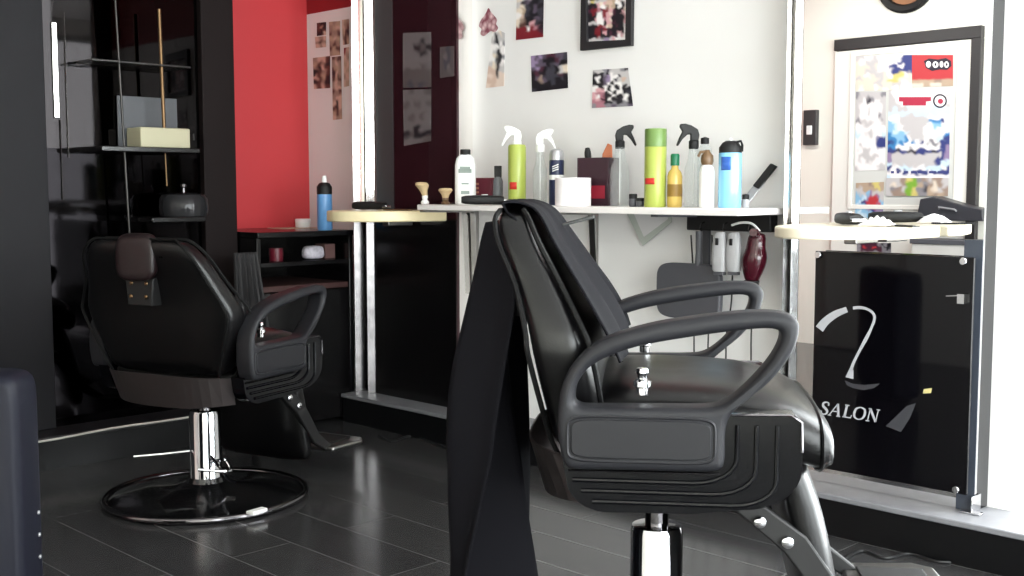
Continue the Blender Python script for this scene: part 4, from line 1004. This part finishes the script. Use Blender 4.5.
link('glazing', boxb((lo[0], lo[1] + .001, lo[2]), (hi[0], lo[1] + .004, hi[2])), mat('pale_glazing', (.86, .86, .84), .2), d, smooth=False)
yp = y1 - .008
def poster(cs, rows, lab, warp=.8):
    return tag(sheet('poster', [seen(x, y, yp) for x, y in cs], rows, warp=warp), lab, 'poster', 'posters on the white door')
def patch(par, name, pts, m, lift=.0016):
    link(name, slabbed([seen(x, y, yp + lift) for x, y in pts], (0, 1, 0), .0006), m, par, smooth=False)
def disc(cx_, cy_, rx_, ry_, n=24, a0=0, a1=2 * PI): return [(cx_ + rx_ * math.cos(a0 + (a1 - a0) * i / n), cy_ + ry_ * math.sin(a0 + (a1 - a0) * i / n)) for i in range(n)]
M_crim = mat('crimson_ink', (.72, .20, .30), .5); M_ink = mat('dark_ink', (.17, .14, .20), .5); M_navyink = mat('navy_ink', (.25, .27, .50), .5)
poster([(856, 56), (912, 55), (912, 90), (856, 91)], ['llwwlwwwwwnn', 'swlllwwwwnnn', 'ssslswwnnwnn', 'sslllwwwnnnn', 'sswsllswyyws', 'lsssslsyysss', 'ssssllssllws', 'swsswswswsww'], 'white poster with navy emblem at the top left of the mirrored door')
pr = poster([(912, 55), (953, 55), (953, 86), (912, 87)], ['RRRRRRRRRRR', 'RRRRRRRRRRR', 'RRRRRRRRRRR', 'RRRRRRRRRRR', 'RRRRRRRRRRR', 'RRRRRRRRRRR', 'RRRRRRRRRRR', 'tttttthhttt', 'sssttsssttt'], 'red poster with black and white emblem at the top of the mirrored door', .15)
patch(pr, 'emblem', [(924, 61), (929, 58.5), (938, 59.5), (946, 58), (951, 61), (951.5, 66), (947, 70), (940, 69.5), (932, 71), (926, 68)], M_ink)
for q, (x, w_) in enumerate(((928.5, 2.6), (935.5, 3.0), (941.5, 1.9), (946.5, 2.4))): patch(pr, 'emblem_letter', disc(x, 64.3 + .3 * (q % 2), w_, 3.3, 14), M_paper, .0024)
for x in (935.5, 946.7): patch(pr, 'emblem_counter', disc(x, 64.4, .9, 1.5, 10), M_ink, .0032)
poster([(856, 92), (886, 92), (885, 170), (855, 171)], ['gllllllg', 'llwdgwll', 'lwwwwwwl', 'lwwlwwwl', 'lwwwwwgl', 'gllllwwl', 'wwwwwwww', 'ccwllwwc', 'wwwwwwnn', 'wlwwwwnn', 'wwllwwww', 'wlllllww', 'wwwlwwww', 'lwwwwwll'], 'tall pale notice at the left of the mirrored door')
pb = poster([(889, 90), (950, 90), (949, 178), (887, 178)], ['lwwwwwwwwwwwwww', 'lwwwwwwwwwwwwwl', 'llwwwwwwwwwwwww', 'lllwwwwwwwwwwwl', 'lclllcccccccccc', 'ccccccccccccccc', 'wwwlllllllwwwww', 'bcwlllllllBBBnw', 'bbcwllllllwbbww', 'bccwlllllwwwwww', 'BbbbcllllwwwwwB', 'BBbbBwlllwwwccn', 'nBbBwwBwnwgglnn', 'BBwwwwwwwwwwwnv', 'nndnnddnnnndnnv', 'vllllllllllllnv', 'vlllllllllllnnv', 'clllllllllllncc', 'nwwcccwwwccccwn', 'wwnwnwnnnnwnnnn', 'cwwwwwwwwwwwwww'], 'large blue poster with crimson heading on the mirrored door')
patch(pb, 'heading', [(899, 97), (931, 97), (931, 101), (926, 101.5), (926, 105.5), (903, 105.5), (903, 101.5), (899, 101.5)], M_crim)
patch(pb, 'round_emblem', disc(940, 101, 7, 7), M_ink); patch(pb, 'round_emblem', disc(940, 101, 5.4, 5.4), M_paper, .0024); patch(pb, 'round_emblem', disc(940.5, 101.3, 2.6, 2.6), M_crim, .0032)
for x0_, x1_ in ((891, 894), (897, 899), (904, 908), (911, 916), (918, 926), (929, 936), (938, 946)): patch(pb, 'foot_text', [(x0_, 171), (x1_, 171), (x1_, 173.4), (x0_, 173.4)], M_navyink)
poster([(857, 243), (891, 243), (891, 254), (857, 254)], ['gmmmmmmgkgk', 'gmRmmRmmgkk', 'gmmmmmmmgkg', 'ggggggggggg'], 'small maroon sign low on the mirrored door')
poster([(856, 183), (884, 182), (883, 217), (855, 218)], ['tttthyyt', 'llttttyt', 'bllbvlll', 'bbcvRRvl', 'bcnRRRRb', 'cbbvRRvb', 'bcbbvnvv', 'lccbbbcc'], 'small poster with red disc at the foot of the mirrored door')
lo, hi = sq(886, 178, 948, 196, y1 - .004, y1 - .001)
o = sheet('window_print', [(hi[0], y1 - .002, hi[2]), (lo[0], y1 - .002, hi[2]), (lo[0], y1 - .002, lo[2]), (hi[0], y1 - .002, lo[2])][::1], ['lhhlhgGyhlll', 'lhshgtGGhlsl', 'hlstdgyGlhgl', 'hthtggyGhhhl'], None, d)
# switch box, clock
lo, hi = sq(803, 110, 816, 145, yb_ + .001, yb_ + .04)
t = thing('switch_box', 'dark switch box on the cream wall seen in the mirror', 'switch', ((lo[0] + hi[0]) / 2, yb_, lo[2]))
tl = Vector(t.location)
link('box', boxb(Vector(lo) - tl, Vector(hi) - tl), mat('switch_black', (.24, .23, .23), .5), t, bevel=.004)
link('rocker', boxb((-.02, .0395, .07), (.02, .046, .13)), M_whitep, t, bevel=.002)
cc = seen(906, -19, yb_ + .02); R_ = 31.5 / scl(onY(906, -19, 2 * MIR_Y - yb_ - .02)) 
t = thing('wall_clock', 'round black rimmed clock above the mirrored door', 'clock', (cc.x, yb_ + .001, cc.z))
def yl(prof, n=40):
    bm = lathed(prof, n=n)
    for v in bm.verts: v.co = Vector((v.co.x, v.co.z, v.co.y))
    return bm
link('rim', yl([(R_ * .7, 0), (R_, 0), (R_, .02), (R_ * .93, .035), (R_ * .78, .03), (R_ * .74, .02), (R_ * .7, 0)]), M_blackm, t)
link('face', yl([(0, .004), (R_ * .78, .004), (R_ * .78, .012), (0, .012)]), M_wood, t)
bm = boxb((-.006, .0125, -.01), (.006, .015, R_ * .5)); link('hand', bm, M_blackm, t, smooth=False)
bm = boxb((-.01, .0155, -.005), (R_ * .6, .0175, .005)); link('hand', bm, M_blackm, t, smooth=False)
lo, hi = sq(912, 221, 1000, 240, yb_ + .055, yb_ + .25)
t = thing('service_counter', 'dark counter below the mirrored door posters', 'counter', ((lo[0] + hi[0]) / 2, (lo[1] + hi[1]) / 2, 0))
tl = Vector(t.location)
link('counter_body', boxb((lo[0] - tl.x, lo[1] - tl.y, 0), (hi[0] - tl.x, hi[1] - tl.y, lo[2] - .03)), mat('white_counter', (.80, .79, .77), .5), t, bevel=.004)
link('counter_top', boxb((lo[0] - .01 - tl.x, lo[1] - tl.y, lo[2] - .03), (hi[0] + .01 - tl.x, hi[1] + .01 - tl.y, lo[2])), M_grey, t, bevel=.004)
lo2, hi2 = sq(916, 194, 983, 220.5, yb_ + .07, yb_ + .22)
cz = hi[2]
t = thing('equipment_case', 'black equipment case on the counter by the mirrored door', 'case', ((lo2[0] + hi2[0]) / 2, (lo2[1] + hi2[1]) / 2, cz + .0005))
W = (hi2[0] - lo2[0]) / 2; H = hi2[2] - cz
link('case_body', prismed([(-W, 0), (W, 0), (W * .97, H * .45), (W * .5, H * .55), (-W * .5, H * .9), (-W * .9, H * .8)], 1, -.07, .07), mat('case_grey', (.22, .22, .24), .4), t, bevel=.006)
link('handle', tubed([(-W * .3, .072, H * .45), (-W * .28, .088, H * .5), (W * .2, .088, H * .42), (W * .22, .072, H * .36)], .006, 8), M_silver, t)
# ------------------------------------------------------------------ light
w = bpy.data.worlds.new('daylight'); SC.world = w; w.use_nodes = True
bg = w.node_tree.nodes['Background']; bg.inputs['Color'].default_value = (.975, .988, 1.0, 1); bg.inputs['Strength'].default_value = 13.5
ld = bpy.data.lights.new('window_portal', 'AREA'); ld.shape = 'RECTANGLE'; ld.size = WZ1 - WZ0; ld.size_y = WY1 - WY0
ld.cycles.is_portal = True
lo_ = bpy.data.objects.new('window_portal', ld); C.objects.link(lo_)
lo_.location = (RX - .01, (WY0 + WY1) / 2, (WZ0 + WZ1) / 2); lo_.rotation_euler = (0, PI / 2, 0)
lp = ld.copy(); lp.size = VX1 - VX0; lp.size_y = VZ1 - VZ0; lp.cycles.is_portal = True
o = bpy.data.objects.new('window_portal', lp); C.objects.link(o); o.location = ((VX0 + VX1) / 2, .04, (VZ0 + VZ1) / 2); o.rotation_euler = (-PI / 2, 0, 0)
def spot(loc, tgt, e, name):                             # added unseen spots, fill light to brighten the door wall
    l = bpy.data.lights.new(name, 'SPOT'); l.energy = e; l.spot_size = 1.5; l.spot_blend = .8; l.shadow_soft_size = .08; l.color = (1, .985, .95)
    o = bpy.data.objects.new(name, l); C.objects.link(o); o.location = loc
    o.rotation_euler = (Vector(tgt) - Vector(loc)).to_track_quat('-Z', 'Y').to_euler()
spot((-3.9, -2.3, 2.55), (-3.7, BACK_Y, 1.35), 70, 'added_door_fill')
spot((-2.6, -2.3, 2.55), (-2.9, BACK_Y, 1.35), 70, 'added_door_fill')
SC.view_settings.view_transform = 'Standard'; SC.view_settings.look = 'None'
SC.view_settings.gamma = 1.0; SC.view_settings.use_curve_mapping = False
SC.view_settings.exposure = 0.17
